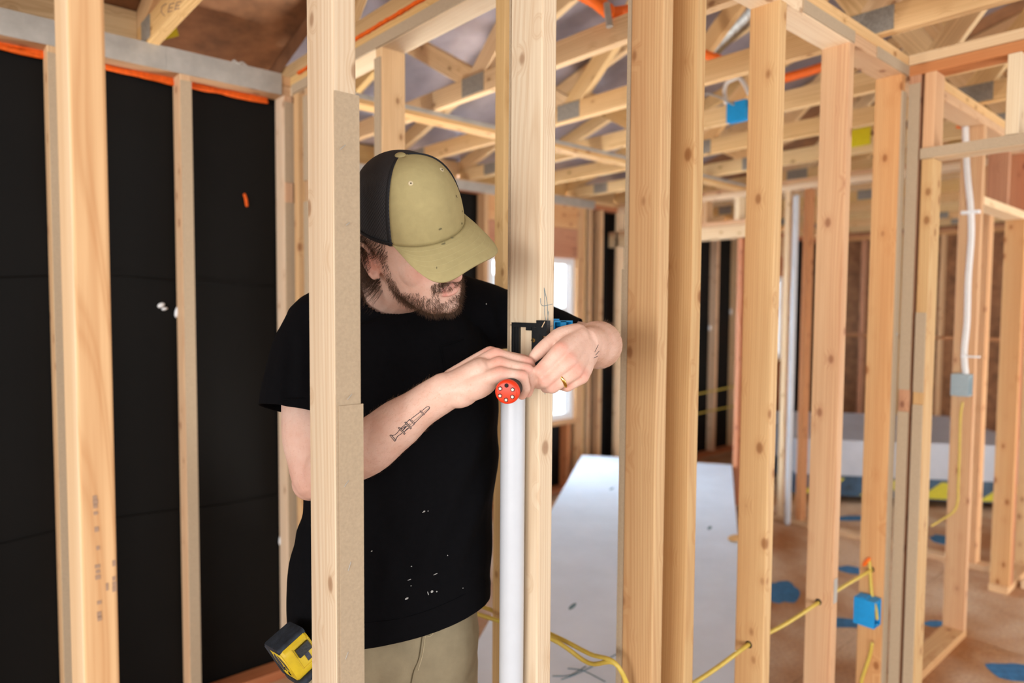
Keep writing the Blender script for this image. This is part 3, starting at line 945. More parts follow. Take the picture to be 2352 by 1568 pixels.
# electrical boxes: one maker, an open plastic box with lugs
def elec_box(center, axes, size, mat, label, group=None):
    """axes: width, height, outward(open side) unit vectors"""
    w, h, d = size
    M = Matrix.Translation(Vector(center)) @ Matrix([Vector(a).normalized() for a in axes]).transposed().to_4x4()
    t = empty('electrical_box', center, None, label=label, category='electrical box')
    if group: t['group'] = group
    k = 0.003
    g = G()
    g.box((-w / 2, -h / 2, -d), (w / 2, h / 2, -d + k), M)
    for lo, hi in (((-w / 2, -h / 2, -d + k), (-w / 2 + k, h / 2, 0)), ((w / 2 - k, -h / 2, -d + k), (w / 2, h / 2, 0)), ((-w / 2 + k, -h / 2, -d + k), (w / 2 - k, -h / 2 + k, 0)), ((-w / 2 + k, h / 2 - k, -d + k), (w / 2 - k, h / 2, 0))):
        g.box(lo, hi, M)
    g.build('shell', mat, t)
    for s in (-1, 1):
        G().box((-0.008, s * (h / 2 - 0.006) - 0.005, -0.012), (0.008, s * (h / 2 - 0.006) + 0.005, 0.0), M).build('screw_lug', mat, t)
        G().box((-w / 2 + 0.006, s * h / 2 - 0.002, -d * 0.75), (w / 2 - 0.006, s * h / 2 + 0.003, -d * 0.45), M).build('nail_bracket', mat, t)
    return t


# behind the left hand, on the far side of the centre stud
cb = onY(1293, 772, 0.95)
elec_box((XS['C'] + SW + 0.028, C + 0.002, zb1 - 0.042), ((1, 0, 0), (0, 0, 1), (0, -1, 0)), (0.052, 0.092, 0.07), BLUE_PLASTIC, 'blue plastic electrical box on the centre stud, half hidden by his left hand')
# on the stud by the corner, low
xb = XS['H']
zc = onY(1985, 1436, C).z
elec_box((xb - 0.034, C + 0.006, zc), ((1, 0, 0), (0, 0, 1), (0, -1, 0)), (0.062, 0.098, 0.072), BLUE_PLASTIC, 'bright blue outlet box low on the corner stud, with yellow cable')
zc2 = onY(2198, 893, C).z
elec_box((studs['J'].matrix_basis.translation.x - 0.052, C + 0.004, zc2), ((1, 0, 0), (0, 0, 1), (0, -1, 0)), (0.062, 0.098, 0.07), GREY_PLASTIC, 'pale grey box at chest height on the stud by the far doorway')
pc = at(1695, 259, 2.9)
elec_box(Vector((3.03 - 0.004, onX(1695, 259, 3.0).y, Z_T2 + 0.035)), ((0, 1, 0), (0, 0, 1), (1, 0, 0)), (0.10, 0.092, 0.045), BLUE_PLASTIC, 'blue ceiling box fixed to a truss chord between two studs')
elec_box(Vector((5.86, WBY - 0.01, onY(1690, 940, WBY).z)), ((1, 0, 0), (0, 0, 1), (0, -1, 0)), (0.12, 0.09, 0.06), BLUE_PLASTIC, 'small blue box on the far black papered wall')

# cables
zc1 = onY(1888, 1378, 0.985).z
hx = lambda k: XS[k]
cable('power_cable', [(XS['D'] + 0.02, 0.985, zc1 - 0.02), (XS['E'] + 0.05, 0.985, zc1 - 0.012), (1.6, 0.984, zc1 - 0.008), (XS['F'] + 0.02, 0.985, zc1 + 0.003), (2.0, 0.985, zc1 - 0.004), (XS['G'] + 0.02, 0.985, zc1), (2.4, 0.985, zc1 + 0.002), (XS['H'] + 0.01, 0.985, zc1)], 0.0062, YELLOW_CABLE, 'yellow cable running level through holes in the near studs')
for k, x in (('F', XS['F']), ('G', XS['G']), ('H', XS['H']), ('E', XS['E'])):
    G().disc((x - 0.0006, 0.985, zc1 + 0.002), (-1, 0, 0), 0.0105, 0.0002, 18).build('drilled_hole', HOLE_DARK, studs[k])
for i in range(2):
    a, m_, e_ = at(1122, 1398 + 20 * i, 1.86 - 0.06 * i), at(1265, 1456 + 10 * i, 1.74 - 0.04 * i), Vector((XS['D'] + 0.02, 0.985, zc1 - 0.02 - 0.02 * i))
    cable('power_cable', [at(1060, 1378 + 20 * i, 1.90 - 0.06 * i), a, m_, at(1352, 1500 + 22 * i, 1.66), at(1420, 1530, 1.58), e_], 0.0055, YELLOW_CABLE, ('upper' if i == 0 else 'lower') + ' of two yellow cables sagging over the drywall stack', group='sagging yellow cables')
xH = XS['H'] - 0.008
def onH(px, py, off=0.008): return onX(px, py, XS['H'] - off)
cable('power_cable', [onH(1996, 1285, 0.0), onH(1998, 1300), onH(2000, 1335), onH(2003, 1365), onH(2011, 1395, 0.012), onH(2014, 1420, 0.02)], 0.006, YELLOW_CABLE, 'short yellow cable looping down into the blue outlet box')
cable('power_cable', [onH(2003, 1478, 0.03), onH(1998, 1505, 0.012), onH(1988, 1535), onH(1978, 1568), onH(1972, 1620)], 0.006, YELLOW_CABLE, 'yellow cable hanging below the blue outlet box')
p = onH(1990, 1290, 0.006)
tag(G().ell(p, ((0.006, 0, 0), (0, 0.007, 0.004), (0, -0.012, 0.02))).build('cable_staple', ORANGE_PLASTIC, None, True), 'orange plastic cable clip above the blue outlet box', 'clip')
xJ = 3.63
def onJ(px, py, off=0.012): return onX(px, py, xJ - off)
cable('coax_cable', [onJ(2218, 285), onJ(2219, 330), onJ(2222, 400), onJ(2229, 470), onJ(2231, 540), onJ(2224, 640), onJ(2221, 740), onJ(2215, 810), onJ(2219, 868)], 0.013, WHITE_CABLE, 'thick white cable hanging down the stud by the far doorway')
for py in (487, 818):
    tag(G().box(onJ(2207, py - 2, 0.026), onJ(2252, py + 3, 0.0)).build('cable_tie', WHITE, None), 'white strap holding the thick cable, %s one' % ('upper' if py < 600 else 'lower'), 'strap')
tag(G().disc(onJ(2222, 290, 0.012), (0, 0, 1), 0.045, 0.02, 16, top=0.7).build('grommet', ORANGE_PLASTIC, None, auto=30), 'orange grommet at the top of the thick white cable', 'grommet')
cable('power_cable', [onJ(2211, 925, 0.02), onJ(2206, 960), onJ(2204, 1040), onJ(2201, 1120), onJ(2200, 1150), onJ(2190, 1175), onJ(2160, 1195, 0.03), onJ(2140, 1207, 0.1)], 0.0045, YELLOW_CABLE, 'yellow cable running down from the pale grey box')
for k, (yy, mm) in enumerate(((1, YELLOW_CABLE), (2, WHITE_CABLE))):
    z = onY(1650, (895, 943)[k], WBY - 0.01).z
    xs = [4.8 + 0.2 * i for i in range(11)]
    cable('power_cable', [(x, WBY - 0.012, z + 0.02 * math.sin(x * 2 + k)) for x in xs], 0.0075, YELLOW_CABLE, ('upper' if k == 0 else 'lower') + ' yellow cable strung along the far black papered wall', group='far wall cables')
# cables at the ceiling box
for k, pts in enumerate(([(1668, 235), (1664, 210), (1670, 190), (1690, 180)], [(1720, 215), (1708, 190), (1697, 178)])):
    cable('ceiling_cable', [onX(x, y, 3.0) for x, y in pts], 0.010, WHITE_CABLE, ('left' if k == 0 else 'right') + ' white cable loop above the blue ceiling box', group='ceiling cable loops')
cable('ceiling_cable', [onX(x, y, 2.98) for x, y in ((1622, 215), (1650, 222), (1685, 240))], 0.005, STEEL, 'thin grey cable running to the blue ceiling box')
cable('ceiling_cable', [onX(x, y, 3.0) for x, y in ((1942, -6), (1965, 14), (1992, 44))], 0.008, WHITE_CABLE, 'pale cable overhead beside the steel truss plate')

# flexible orange ducts and foil duct in the roof space
def ribbed(name, pts, r, mat, label, cat):
    P, R = [], []
    pts = [Vector(p) for p in pts]
    L = sum((b - a).length for a, b in zip(pts, pts[1:]))
    n = max(8, int(L / 0.006))
    for i in range(n + 1):
        t = i / n * (len(pts) - 1); k = min(int(t), len(pts) - 2); f = t - k
        P.append(pts[k].lerp(pts[k + 1], f)); R.append(r * (1.0 if i % 2 else 0.9))
    return tag(G().tube(P, R, 14).build(name, mat, None, True), label, cat)
ribbed('flexible_conduit', [at(1325, -22, 2.35), at(1368, 2, 2.35), at(1395, 24, 2.35)], 0.026, ORANGE_PLASTIC, 'orange conduit bend above the truss, right of the centre stud', 'conduit')
ribbed('flexible_conduit', [at(1402, 30, 2.42), at(1428, 28, 2.42), at(1470, 20, 2.46)], 0.022, ORANGE_PLASTIC, 'ribbed orange conduit end above the truss, left of the doubled studs', 'conduit')
tag(G().disc(at(1393, 8, 2.33), (at(1400, 60, 2.33) - at(1393, 8, 2.33)), 0.012, 0.08, 12).build('conduit_clip', STEEL, None, auto=30), 'dark metal clip on the orange conduit', 'clip')
ribbed('flexible_conduit', [at(1600, 118, 3.3), at(1650, 136, 3.3), at(1690, 150, 3.4)], 0.022, ORANGE_PLASTIC, 'orange conduit piece right of the doubled studs', 'conduit')
ribbed('flexible_conduit', [at(1800, 180, 3.8), at(1850, 166, 3.8), at(1900, 150, 3.8)], 0.026, ORANGE_PLASTIC, 'orange conduit crossing behind the two right hand studs', 'conduit')
CRINKLE = flat_mat('crinkled_foil', srgb(200, 196, 190), 0.22, 0.9, var=0.1, scale=30, bump=1.0, bscale=40)
ribbed('foil_duct', [at(1590, 150, 3.6), at(1640, 95, 3.6), at(1700, 40, 3.6), at(1760, -30, 3.6)], 0.07, CRINKLE, 'crinkled silver foil duct in the roof space', 'duct')
ribbed('foil_duct', [at(2120, 250, 4.6), at(2200, 212, 4.6), at(2290, 190, 4.6)], 0.04, CRINKLE, 'thin silver foil duct over the far doorway', 'duct')
# yellow tags stapled to trusses
def ytag(lo, hi, label):
    tag(G().box(lo, hi).build('truss_tag', YELLOW_TAG, None), label, 'tag')
p = onY(372, 70, 2.80)
vs = [onY(x, y, WLY + 0.10) for x, y in ((358, 91), (403, 56), (411, 82), (372, 93))]
g = G().add(vs + [v + Vector((0, 0.002, 0)) for v in vs], [(0, 1, 2, 3), (7, 6, 5, 4), (0, 4, 5, 1), (1, 5, 6, 2), (2, 6, 7, 3), (3, 7, 4, 0)])
tag(g.build('truss_tag', YELLOW_TAG, None), 'bent yellow tag under the truss above the black wall', 'tag')
c = onX(1974, 315, 4.16); ytag((4.16, c.y - 0.06, c.z - 0.05), (4.163, c.y + 0.06, c.z + 0.05), 'yellow paper tag between the two right hand studs')
c = onX(1094, 308, 3.02); ytag((3.02, c.y - 0.025, c.z - 0.025), (3.023, c.y + 0.025, c.z + 0.025), 'tiny yellow tag on a truss above the cap')

# dark ink stamps on the nearest stud, too smudged to read
for k, (px, py, w, h) in enumerate(((218, 1142, 5, 4), (219, 1152, 6, 5), (219, 1162, 5, 4), (220, 1178, 5, 3), (222, 1215, 5, 5), (225, 1258, 4, 4), (224, 1300, 6, 3), (225, 1312, 5, 3), (225, 1325, 6, 4), (228, 1383, 5, 3), (228, 1410, 5, 5), (229, 1420, 5, 4), (246, 1347, 3, 8), (262, 1293, 4, 6), (262, 1328, 4, 4), (263, 1340, 5, 4), (263, 1352, 5, 5))):
    a, b_ = onY(px - w, py - h, C - 0.0004), onY(px + w, py + h, C - 0.0004)
    G().box((min(a.x, b_.x), C - 0.0005, min(a.z, b_.z)), (max(a.x, b_.x), C - 0.0001, max(a.z, b_.z))).build('ink_stamp', INK, studs['A'])
# bracketed mill stamp on the truss chord over the black wall
tch = [o for o in ce.children if o.name.startswith('truss_chord') and abs(o.matrix_basis.translation.x - 0.659) < 0.01][0]
for st in ([(382, 8), (372, 16), (371, 28), (378, 36)], [(390, 10), (386, 28)], [(390, 10), (400, 7)], [(388, 19), (396, 17)], [(386, 28), (395, 25)], [(406, 6), (402, 22)], [(406, 6), (416, 3)], [(404, 14), (412, 12)], [(402, 22), (411, 19)]):
    G().tube([onX(x, y, 0.6393) for x, y in st], 0.0016, 5, 3).build('mill_stamp', INK, tch, True)
# staples in the shims
for px, py, dx, dy in ((799, 514, 4, -3), (787, 338, 6, -5), (803, 911, 5, -6), (796, 1110, 5, -7), (803, 1300, 3, -10), (797, 1505, 3, -8)):
    a, b_ = onY(px - dx, py - dy, C - 0.0066), onY(px + dx, py + dy, C - 0.0066)
    G().tube([a, b_], 0.0006, 6).build('staple', STEEL, shimB2 if py > 900 else shimB, True)
for px, py in ((1370 + 690, 767), (2062, 1147)):
    p = onY(px, py, C - 0.0075); G().ell(p, ((0.005, 0, 0), (0, 0.002, 0), (0, 0, 0.006)), 10, 6).build('nail_head', STEEL, studs['H'], True)

for k, t in (('A', 'nearest stud with a pale edge and smudged ink stamps'), ('B', 'pale stud in front of the man, with stapled cardboard shims'), ('C', 'pale centre stud with blue pencil marks'), ('E', 'stud doubled against its neighbour'), ('G', 'stud with a small steel nail guard')):
    studs[k]['label'] = t

# ------------------------------------------------------------------ the man
def camv(r, u, t): return RT * r + UP * u - FW * t        # right, up, towards the viewer


def remeshed(g, name, voxel, smooth=4, factor=0.5):
    me = g.mesh(name + '_raw')
    o = bpy.data.objects.new(name + '_raw', me)
    COL.objects.link(o)
    m = o.modifiers.new('r', 'REMESH'); m.mode = 'VOXEL'; m.voxel_size = voxel; m.use_smooth_shade = True
    if smooth:
        s = o.modifiers.new('s', 'SMOOTH'); s.factor = factor; s.iterations = smooth
    dg = bpy.context.evaluated_depsgraph_get()
    dg.update()
    out = bpy.data.meshes.new_from_object(o.evaluated_get(dg))
    out.name = name
    bpy.data.objects.remove(o); bpy.data.meshes.remove(me)
    return out


man = empty('person', (0.80, 1.28, 0.0), None, label='man in black t-shirt, khaki trousers and khaki cap working at the centre stud', category='person')

# head frame: forward, up, side (the side towards the viewer = his right)
HC = at(942, 554, 1.235)
F_ = camv(0.724, -0.298, 0.62).normalized()
U_ = camv(-0.117, 0.836, 0.54); U_ = (U_ - F_ * U_.dot(F_)).normalized()
S_ = F_.cross(U_).normalized()


def H(x, y, z): return HC + F_ * x + S_ * y + U_ * z


def Hinv(p):
    d = p - HC
    return d.dot(F_), d.dot(S_), d.dot(U_)


B = G()
# skull and face, as sections from crown to chin
sec = [(0.117, -0.030, -0.002, 0.012), (0.108, -0.062, 0.034, 0.042), (0.09, -0.084, 0.064, 0.060), (0.06, -0.097, 0.079, 0.071), (0.03, -0.100, 0.086, 0.0755), (0.012, -0.099, 0.086, 0.0755), (-0.01, -0.096, 0.088, 0.0745),
       (-0.03, -0.088, 0.090, 0.073), (-0.05, -0.070, 0.0915, 0.069), (-0.068, -0.045, 0.0915, 0.0645), (-0.085, -0.018, 0.090, 0.0575), (-0.102, 0.006, 0.088, 0.048), (-0.116, 0.028, 0.084, 0.035), (-0.124, 0.045, 0.076, 0.020)]
vs, fs, SG = [], [], 36
for z, xb_, xf, w in sec:
    cx = (xb_ + xf) / 2; rx = (xf - xb_) / 2
    for k in range(SG):
        t = 2 * math.pi * k / SG
        c_, s_ = math.cos(t), math.sin(t)
        e = 2.35
        q = (abs(c_) ** e + abs(s_) ** e) ** (-1 / e)
        xx = cx + rx * c_ * q; yy = w * s_ * q
        if c_ > 0: yy *= 1 - 0.16 * c_ * c_
        vs.append(H(xx, yy, z))
m = len(sec)
for i in range(m - 1):
    for k in range(SG):
        l = (k + 1) % SG
        fs.append((i * SG + k, (i + 1) * SG + k, (i + 1) * SG + l, i * SG + l))
fs.append(tuple(range(SG))); fs.append(tuple(reversed([(m - 1) * SG + k for k in range(SG)])))
B.add(vs, fs)
# nose, brows, lips, chin, cheeks, ears
B.tube([H(0.086, 0, 0.018), H(0.098, 0, -0.006), H(0.110, 0, -0.028), H(0.1135, 0, -0.040)], [0.0075, 0.009, 0.0105, 0.0118], 14, 3)
for s in (-1, 1):
    B.ell(H(0.099, 0.0125 * s, -0.0425), (F_ * 0.012, S_ * 0.0075, U_ * 0.0085))
    B.tube([H(0.087, 0.012 * s, 0.022), H(0.082, 0.034 * s, 0.024), H(0.069, 0.052 * s, 0.018)], [0.008, 0.009, 0.007], 12, 3)
    B.ell(H(0.044, 0.035 * s, -0.028), (F_ * 0.032, S_ * 0.031, U_ * 0.040))
    B.ell(H(0.079, 0.032 * s, 0.004), (F_ * 0.0115, S_ * 0.015, U_ * 0.0085))
    # ear: rim and bowl
    e0 = H(-0.008, 0.074 * s, -0.006)
    o1 = (S_ * s * 0.9 - F_ * 0.45).normalized(); up_ = (U_ * 0.97 - F_ * 0.22).normalized(); fw_ = up_.cross(o1) * (1 if s > 0 else -1)
    rim = [e0 + F_ * (0.014 * math.cos(t) - 0.004) + up_ * (0.031 * math.sin(t)) + o1 * (0.0085 + 0.004 * math.sin(t * 0.5)) for t in [math.radians(a) for a in (15, 50, 90, 130, 165, 200, 240, 268)]]
    B.tube(rim, [0.003, 0.004, 0.0045, 0.0048, 0.0046, 0.0042, 0.0052, 0.006], 10, 3)
    B.ell(e0 + o1 * 0.003 - F_ * 0.004, (F_ * 0.014, o1 * 0.006, up_ * 0.028))
    B.ell(e0 + o1 * 0.006 + F_ * 0.009 - up_ * 0.004, (F_ * 0.004, o1 * 0.005, up_ * 0.007))
    B.ell(e0 + o1 * 0.008 - up_ * 0.029 - F_ * 0.001, (F_ * 0.006, o1 * 0.004, up_ * 0.007))
lip_u = [H(0.0975 - 14 * y * y, y, -0.066 + (0.0012 if abs(y) < 0.006 else 0) - 3.2 * y * y) for y in (-0.025, -0.017, -0.008, 0, 0.008, 0.017, 0.025)]
B.tube(lip_u, [0.002, 0.0042, 0.0054, 0.0050, 0.0054, 0.0042, 0.002], 12, 3)
lip_l = [H(0.0955 - 14 * y * y, y, -0.0765 + 5 * y * y) for y in (-0.023, -0.015, -0.007, 0, 0.007, 0.015, 0.023)]
B.tube(lip_l, [0.002, 0.0048, 0.0064, 0.0068, 0.0064, 0.0048, 0.002], 12, 3)
B.ell(H(0.080, 0, -0.108), (F_ * 0.016, S_ * 0.020, U_ * 0.016))
B.ell(H(0.085, 0, -0.062), (F_ * 0.008, S_ * 0.026, U_ * 0.02))
# neck
NK0, NK1 = at(893, 735, 1.435), at(905, 668, 1.385)
B.tube([NK0, NK1, H(-0.030, 0, -0.075), H(-0.012, 0, -0.02)], [0.076, 0.066, 0.062, 0.06], 24, 4)
# trunk under the clothes
W_ = camv(0.95, 0, -0.30).normalized()


def ellipse_tube(secs, g, seg=36, sub=4, wid=None):
    pts = [at(x, y, d) for x, y, d, a, b in secs]
    g.tube(pts, [(a, b) for x, y, d, a, b in secs], seg, sub, ref=wid or W_)


ellipse_tube([(915, 740, 1.42, 0.14, 0.075), (925, 800, 1.41, 0.165, 0.095), (925, 900, 1.405, 0.165, 0.105), (920, 1050, 1.40, 0.155, 0.10), (912, 1200, 1.40, 0.150, 0.10), (905, 1330, 1.40, 0.155, 0.105), (900, 1420, 1.40, 0.155, 0.11)], B)
# right arm (nearer one), shoulder to wrist
ELB = at(724, 1096, 1.245)
WR = at(1026, 897, 1.155)
B.tube([at(735, 770, 1.355), at(712, 880, 1.31), at(706, 990, 1.268), at(716, 1060, 1.25), ELB], [0.058, 0.050, 0.046, 0.042, 0.041], 24, 4)
B.tube([ELB, at(765, 1066, 1.232), at(840, 1030, 1.212), at(905, 980, 1.195), at(970, 932, 1.172), WR], [0.040, 0.047, 0.049, 0.044, 0.0345, (0.0285, 0.033)], 24, 4, ref=camv(0, 0, 1))
B.ell(at(712, 1108, 1.25), (camv(0.026, 0.02, 0), camv(-0.02, 0.026, 0), camv(0, 0, 0.03)))
# right hand over the handle: metacarpals, palm, four curled fingers and a thumb
RH = {'pinky': [(1040, 898, 1.140), (1150, 858, 1.132), (1200, 864, 1.137), (1207, 892, 1.142), (1199, 908, 1.150)],
      'ring': [(1038, 888, 1.150), (1146, 836, 1.150), (1211, 849, 1.156), (1219, 878, 1.165), (1212, 902, 1.176)],
      'middle': [(1036, 876, 1.165), (1138, 816, 1.170), (1213, 834, 1.178), (1224, 862, 1.190), (1219, 886, 1.204)],
      'index': [(1034, 868, 1.180), (1126, 812, 1.192), (1204, 828, 1.202), (1223, 850, 1.214), (1222, 872, 1.226)]}
for k, P_ in RH.items():
    q = [at(*p) for p in P_]
    f = {'pinky': 0.93, 'ring': 1.0, 'middle': 1.04, 'index': 1.0}[k]
    B.tube([q[0], q[0].lerp(q[1], 0.5), q[1]], [0.0155, 0.0150, 0.0138 * f], 14, 3)
    B.tube([q[1], q[1].lerp(q[2], 0.5), q[2]], [0.0135 * f, 0.0110 * f, 0.0112 * f], 14, 3)
    B.tube([q[2], q[2].lerp(q[3], 0.5), q[3]], [0.0112 * f, 0.0100 * f, 0.0100 * f], 14, 3)
    B.tube([q[3], q[4]], [0.0100 * f, 0.0086 * f], 14, 1)
B.tube([WR, at(1060, 880, 1.16), at(1105, 850, 1.163)], [(0.030, 0.030), (0.034, 0.027), (0.036, 0.022)], 20, 4, ref=camv(0, 0.2, 1))
B.ell(at(1088, 889, 1.142), (camv(0.040, 0.012, 0), camv(-0.006, 0.022, 0), camv(0, 0, 0.022)))
B.ell(at(1062, 905, 1.150), (camv(0.03, 0.012, 0), camv(-0.008, 0.021, 0), camv(0, 0, 0.024)))
q = [at(*p) for p in ((1058, 885, 1.195), (1110, 870, 1.225), (1165, 878, 1.245), (1205, 890, 1.255))]
B.tube(q, [0.019, 0.016, 0.0125, 0.010], 14, 3)
# left arm: comes round behind the studs, elbow out to the right of the picture
LE, LW = at(1380, 793, 1.43), at(1346, 792, 1.245)
B.tube([at(1125, 735, 1.475), at(1220, 755, 1.48), at(1310, 782, 1.47), LE], [0.056, 0.049, 0.045, 0.041], 24, 4)
B.tube([LE, at(1374, 792, 1.37), at(1366, 792, 1.32), at(1356, 792, 1.28), LW], [0.041, 0.0485, 0.0455, 0.036, (0.034, 0.028)], 24, 4, ref=camv(0.25, 0.95, 0))
LH = {'index': [(1332, 772, 1.222), (1287, 803, 1.170), (1240, 853, 1.158), (1229, 866, 1.178), (1226, 856, 1.198)],
      'middle': [(1338, 786, 1.222), (1307, 828, 1.172), (1252, 875, 1.158), (1238, 880, 1.180), (1236, 868, 1.202)],
      'ring': [(1344, 800, 1.224), (1322, 852, 1.178), (1268, 889, 1.166), (1254, 890, 1.188), (1252, 878, 1.208)],
      'pinky': [(1350, 814, 1.228), (1337, 866, 1.188), (1303, 887, 1.186), (1285, 885, 1.204), (1276, 876, 1.218)]}
for k, P_ in LH.items():
    q = [at(*p) for p in P_]
    f = {'pinky': 0.86, 'ring': 0.97, 'middle': 1.04, 'index': 1.02}[k]
    B.tube([q[0], q[0].lerp(q[1], 0.5), q[1]], [0.0170, 0.0160, 0.0142 * f], 14, 3)
    B.tube([q[1], q[1].lerp(q[2], 0.5), q[2]], [0.0142 * f, 0.0122 * f, 0.0118 * f], 14, 3)
    B.tube([q[2], q[2].lerp(q[3], 0.5), q[3]], [0.0118 * f, 0.0105 * f, 0.0102 * f], 14, 3)
    B.tube([q[3], q[4]], [0.0102 * f, 0.0088 * f], 14, 1)
B.tube([LW, at(1335, 800, 1.225), at(1318, 818, 1.20)], [(0.034, 0.026), (0.040, 0.024), (0.042, 0.020)], 20, 4, ref=camv(0.45, -0.9, 0.0))
q = [at(*p) for p in ((1325, 768, 1.232), (1290, 772, 1.212), (1262, 788, 1.196), (1240, 806, 1.190), (1226, 820, 1.190))]
B.tube(q, [0.021, 0.0175, 0.0135, 0.0122, 0.0098], 14, 3)
# legs under the trousers
HIPR, HIPL = at(815, 1470, 1.41), at(985, 1440, 1.45)
FTR, FTL = Vector((HIPR.x - 0.03, HIPR.y - 0.02, 0.10)), Vector((HIPL.x + 0.04, HIPL.y + 0.0, 0.10))
for h, f in ((HIPR, FTR), (HIPL, FTL)):
    B.tube([h + Vector((0, 0, 0.03)), h.lerp(f, 0.25), h.lerp(f, 0.52), h.lerp(f, 0.66), f], [0.085, 0.078, 0.056, 0.056, 0.042], 20, 3)
body_me = remeshed(B, 'body', 0.0024, 3, 0.45)
body = link('body', body_me, man)
print('body verts', len(body_me.vertices))


# skin colour: lips, knuckles, nose, ears and cheeks are pinker; no light or shade in it
def skin_attr(me):
    n = len(me.vertices)
    co = np.empty(n * 3); me.vertices.foreach_get('co', co); co = co.reshape(n, 3)
    d = co - np.array(HC)
    x, y, z = d @ np.array(F_), d @ np.array(S_), d @ np.array(U_)
    pink = np.zeros(n); lip = np.zeros(n); stub = np.zeros(n)
    def spot(arr, c, r, a):
        q = np.linalg.norm(co - np.array(c), axis=1)
        np.maximum(arr, a * np.clip(1.5 - 1.5 * q / r, 0, 1), out=arr)
    for P_ in list(RH.values()) + list(LH.values()):
        for p, r in ((P_[1], 0.02), (P_[2], 0.015)): spot(pink, at(*p) + camv(0, 0.004, 0.010), r, 0.75)
        spot(pink, at(*P_[4]), 0.02, 0.5)
    spot(pink, H(0.115, 0, -0.04), 0.02, 0.6)
    for s in (-1, 1):
        spot(pink, H(0.075, 0.045 * s, -0.025), 0.03, 0.45); spot(pink, H(-0.01, 0.085 * s, -0.008), 0.035, 0.85)
    spot(pink, ELB, 0.06, 0.5)
    for i, q in enumerate(lip_u[1:-1]): spot(lip, q, 0.0075, 1.0)
    for i, q in enumerate(lip_l[1:-1]): spot(lip, q, 0.009, 1.0)
    a = me.attributes.new('pink', 'FLOAT', 'POINT'); a.data.foreach_set('value', pink.astype(np.float32))
    a = me.attributes.new('lip', 'FLOAT', 'POINT'); a.data.foreach_set('value', lip.astype(np.float32))


skin_attr(body_me)


def skin_mat():
    m, nt, p = new_mat('skin')
    g = N(nt)
    tc = g.n('ShaderNodeTexCoord')
    a1 = g.n('ShaderNodeAttribute', attribute_name='pink'); a2 = g.n('ShaderNodeAttribute', attribute_name='lip')
    blot = g.noise(tc.outputs['Object'], 28.0, 4.0, 0.6)
    base = g.mix(g.ramp(blot, [(0.3, 0.0), (0.7, 1.0)]), srgb(220, 176, 156), srgb(228, 192, 174))
    base = g.mix(g.math('MULTIPLY', a1.outputs['Fac'], 0.55), base, srgb(224, 134, 116))
    base = g.mix(g.math('MULTIPLY', a2.outputs['Fac'], 0.85), base, srgb(208, 120, 112))
    base = g.mix(g.ramp(g.noise(tc.outputs['Object'], 260.0, 2.0), [(0.25, 0.25), (0.42, 0.0)]), base, srgb(196, 128, 100))
    g.l(base, p.inputs['Base Color'])
    p.inputs['Roughness'].default_value = 0.5
    p.inputs['Specular IOR Level'].default_value = 0.35
    p.inputs['Subsurface Weight'].default_value = 0.12
    p.inputs['Subsurface Radius'].default_value = (1.0, 0.35, 0.2)
    p.inputs['Subsurface Scale'].default_value = 0.004
    b = g.n('ShaderNodeBump'); b.inputs['Strength'].default_value = 0.35; b.inputs['Distance'].default_value = 0.0006
    g.l(g.math('ADD', g.noise(tc.outputs['Object'], 420.0, 3.0), g.math('MULTIPLY', g.noise(tc.outputs['Object'], 90.0, 2.0), 1.5)), b.inputs['Height'])
    g.l(b.outputs[0], p.inputs['Normal'])
    return m


SKIN = skin_mat()
body_me.materials.append(SKIN)
body_bvh = BVHTree.FromPolygons([v.co for v in body_me.vertices], [p.vertices[:] for p in body_me.polygons])


def hit(bvh, px, py, off=0.0004):
    d = ray(px, py).normalized()
    loc, nrm, i, dist = bvh.ray_cast(EYE, d)
    if loc is None: return None, None
    if nrm.dot(d) > 0: nrm = -nrm
    return loc + nrm * off, nrm


# eyes
EYE_W = flat_mat('eye_white', srgb(232, 228, 222), 0.15, var=0.01)
IRIS = flat_mat('iris', srgb(70, 60, 44), 0.15, var=0.05)
for s in (-1, 1):
    c = H(0.083, 0.032 * s, 0.003)
    e = G().ell(c, (F_ * 0.0098, S_ * 0.0105, U_ * 0.0068)).build('eye', EYE_W, body, True)
    G().disc(c + F_ * 0.0088 - U_ * 0.001, F_, 0.0048, 0.0012, 16, top=0.7).build('iris', IRIS, e, True)

# ---- t-shirt
Sg = G()
ellipse_tube([(903, 685, 1.42, 0.085, 0.068), (908, 712, 1.42, 0.140, 0.086), (918, 748, 1.42, 0.178, 0.104), (925, 810, 1.41, 0.193, 0.120), (926, 900, 1.40, 0.199, 0.130), (928, 1000, 1.395, 0.198, 0.131), (926, 1100, 1.39, 0.192, 0.130),
              (922, 1180, 1.39, 0.190, 0.130), (912, 1260, 1.39, 0.197, 0.132), (900, 1330, 1.385, 0.204, 0.134), (900, 1420, 1.385, 0.203, 0.134), (900, 1520, 1.385, 0.2, 0.134)], Sg)
# flare of cloth at his back hip
Sg.ell(at(725, 1330, 1.40), (camv(0.048, 0, 0), camv(0, 0.075, 0), camv(0, 0, 0.06)))
# shoulders
Sg.tube([at(893, 690, 1.42), at(800, 718, 1.395), at(735, 752, 1.365)], [(0.055, 0.07), 0.068, 0.068], 24, 4, ref=camv(0, 1, 0))
Sg.tube([at(893, 690, 1.42), at(1030, 700, 1.44), at(1125, 728, 1.475)], [(0.055, 0.07), 0.068, 0.068], 24, 4, ref=camv(0, 1, 0))
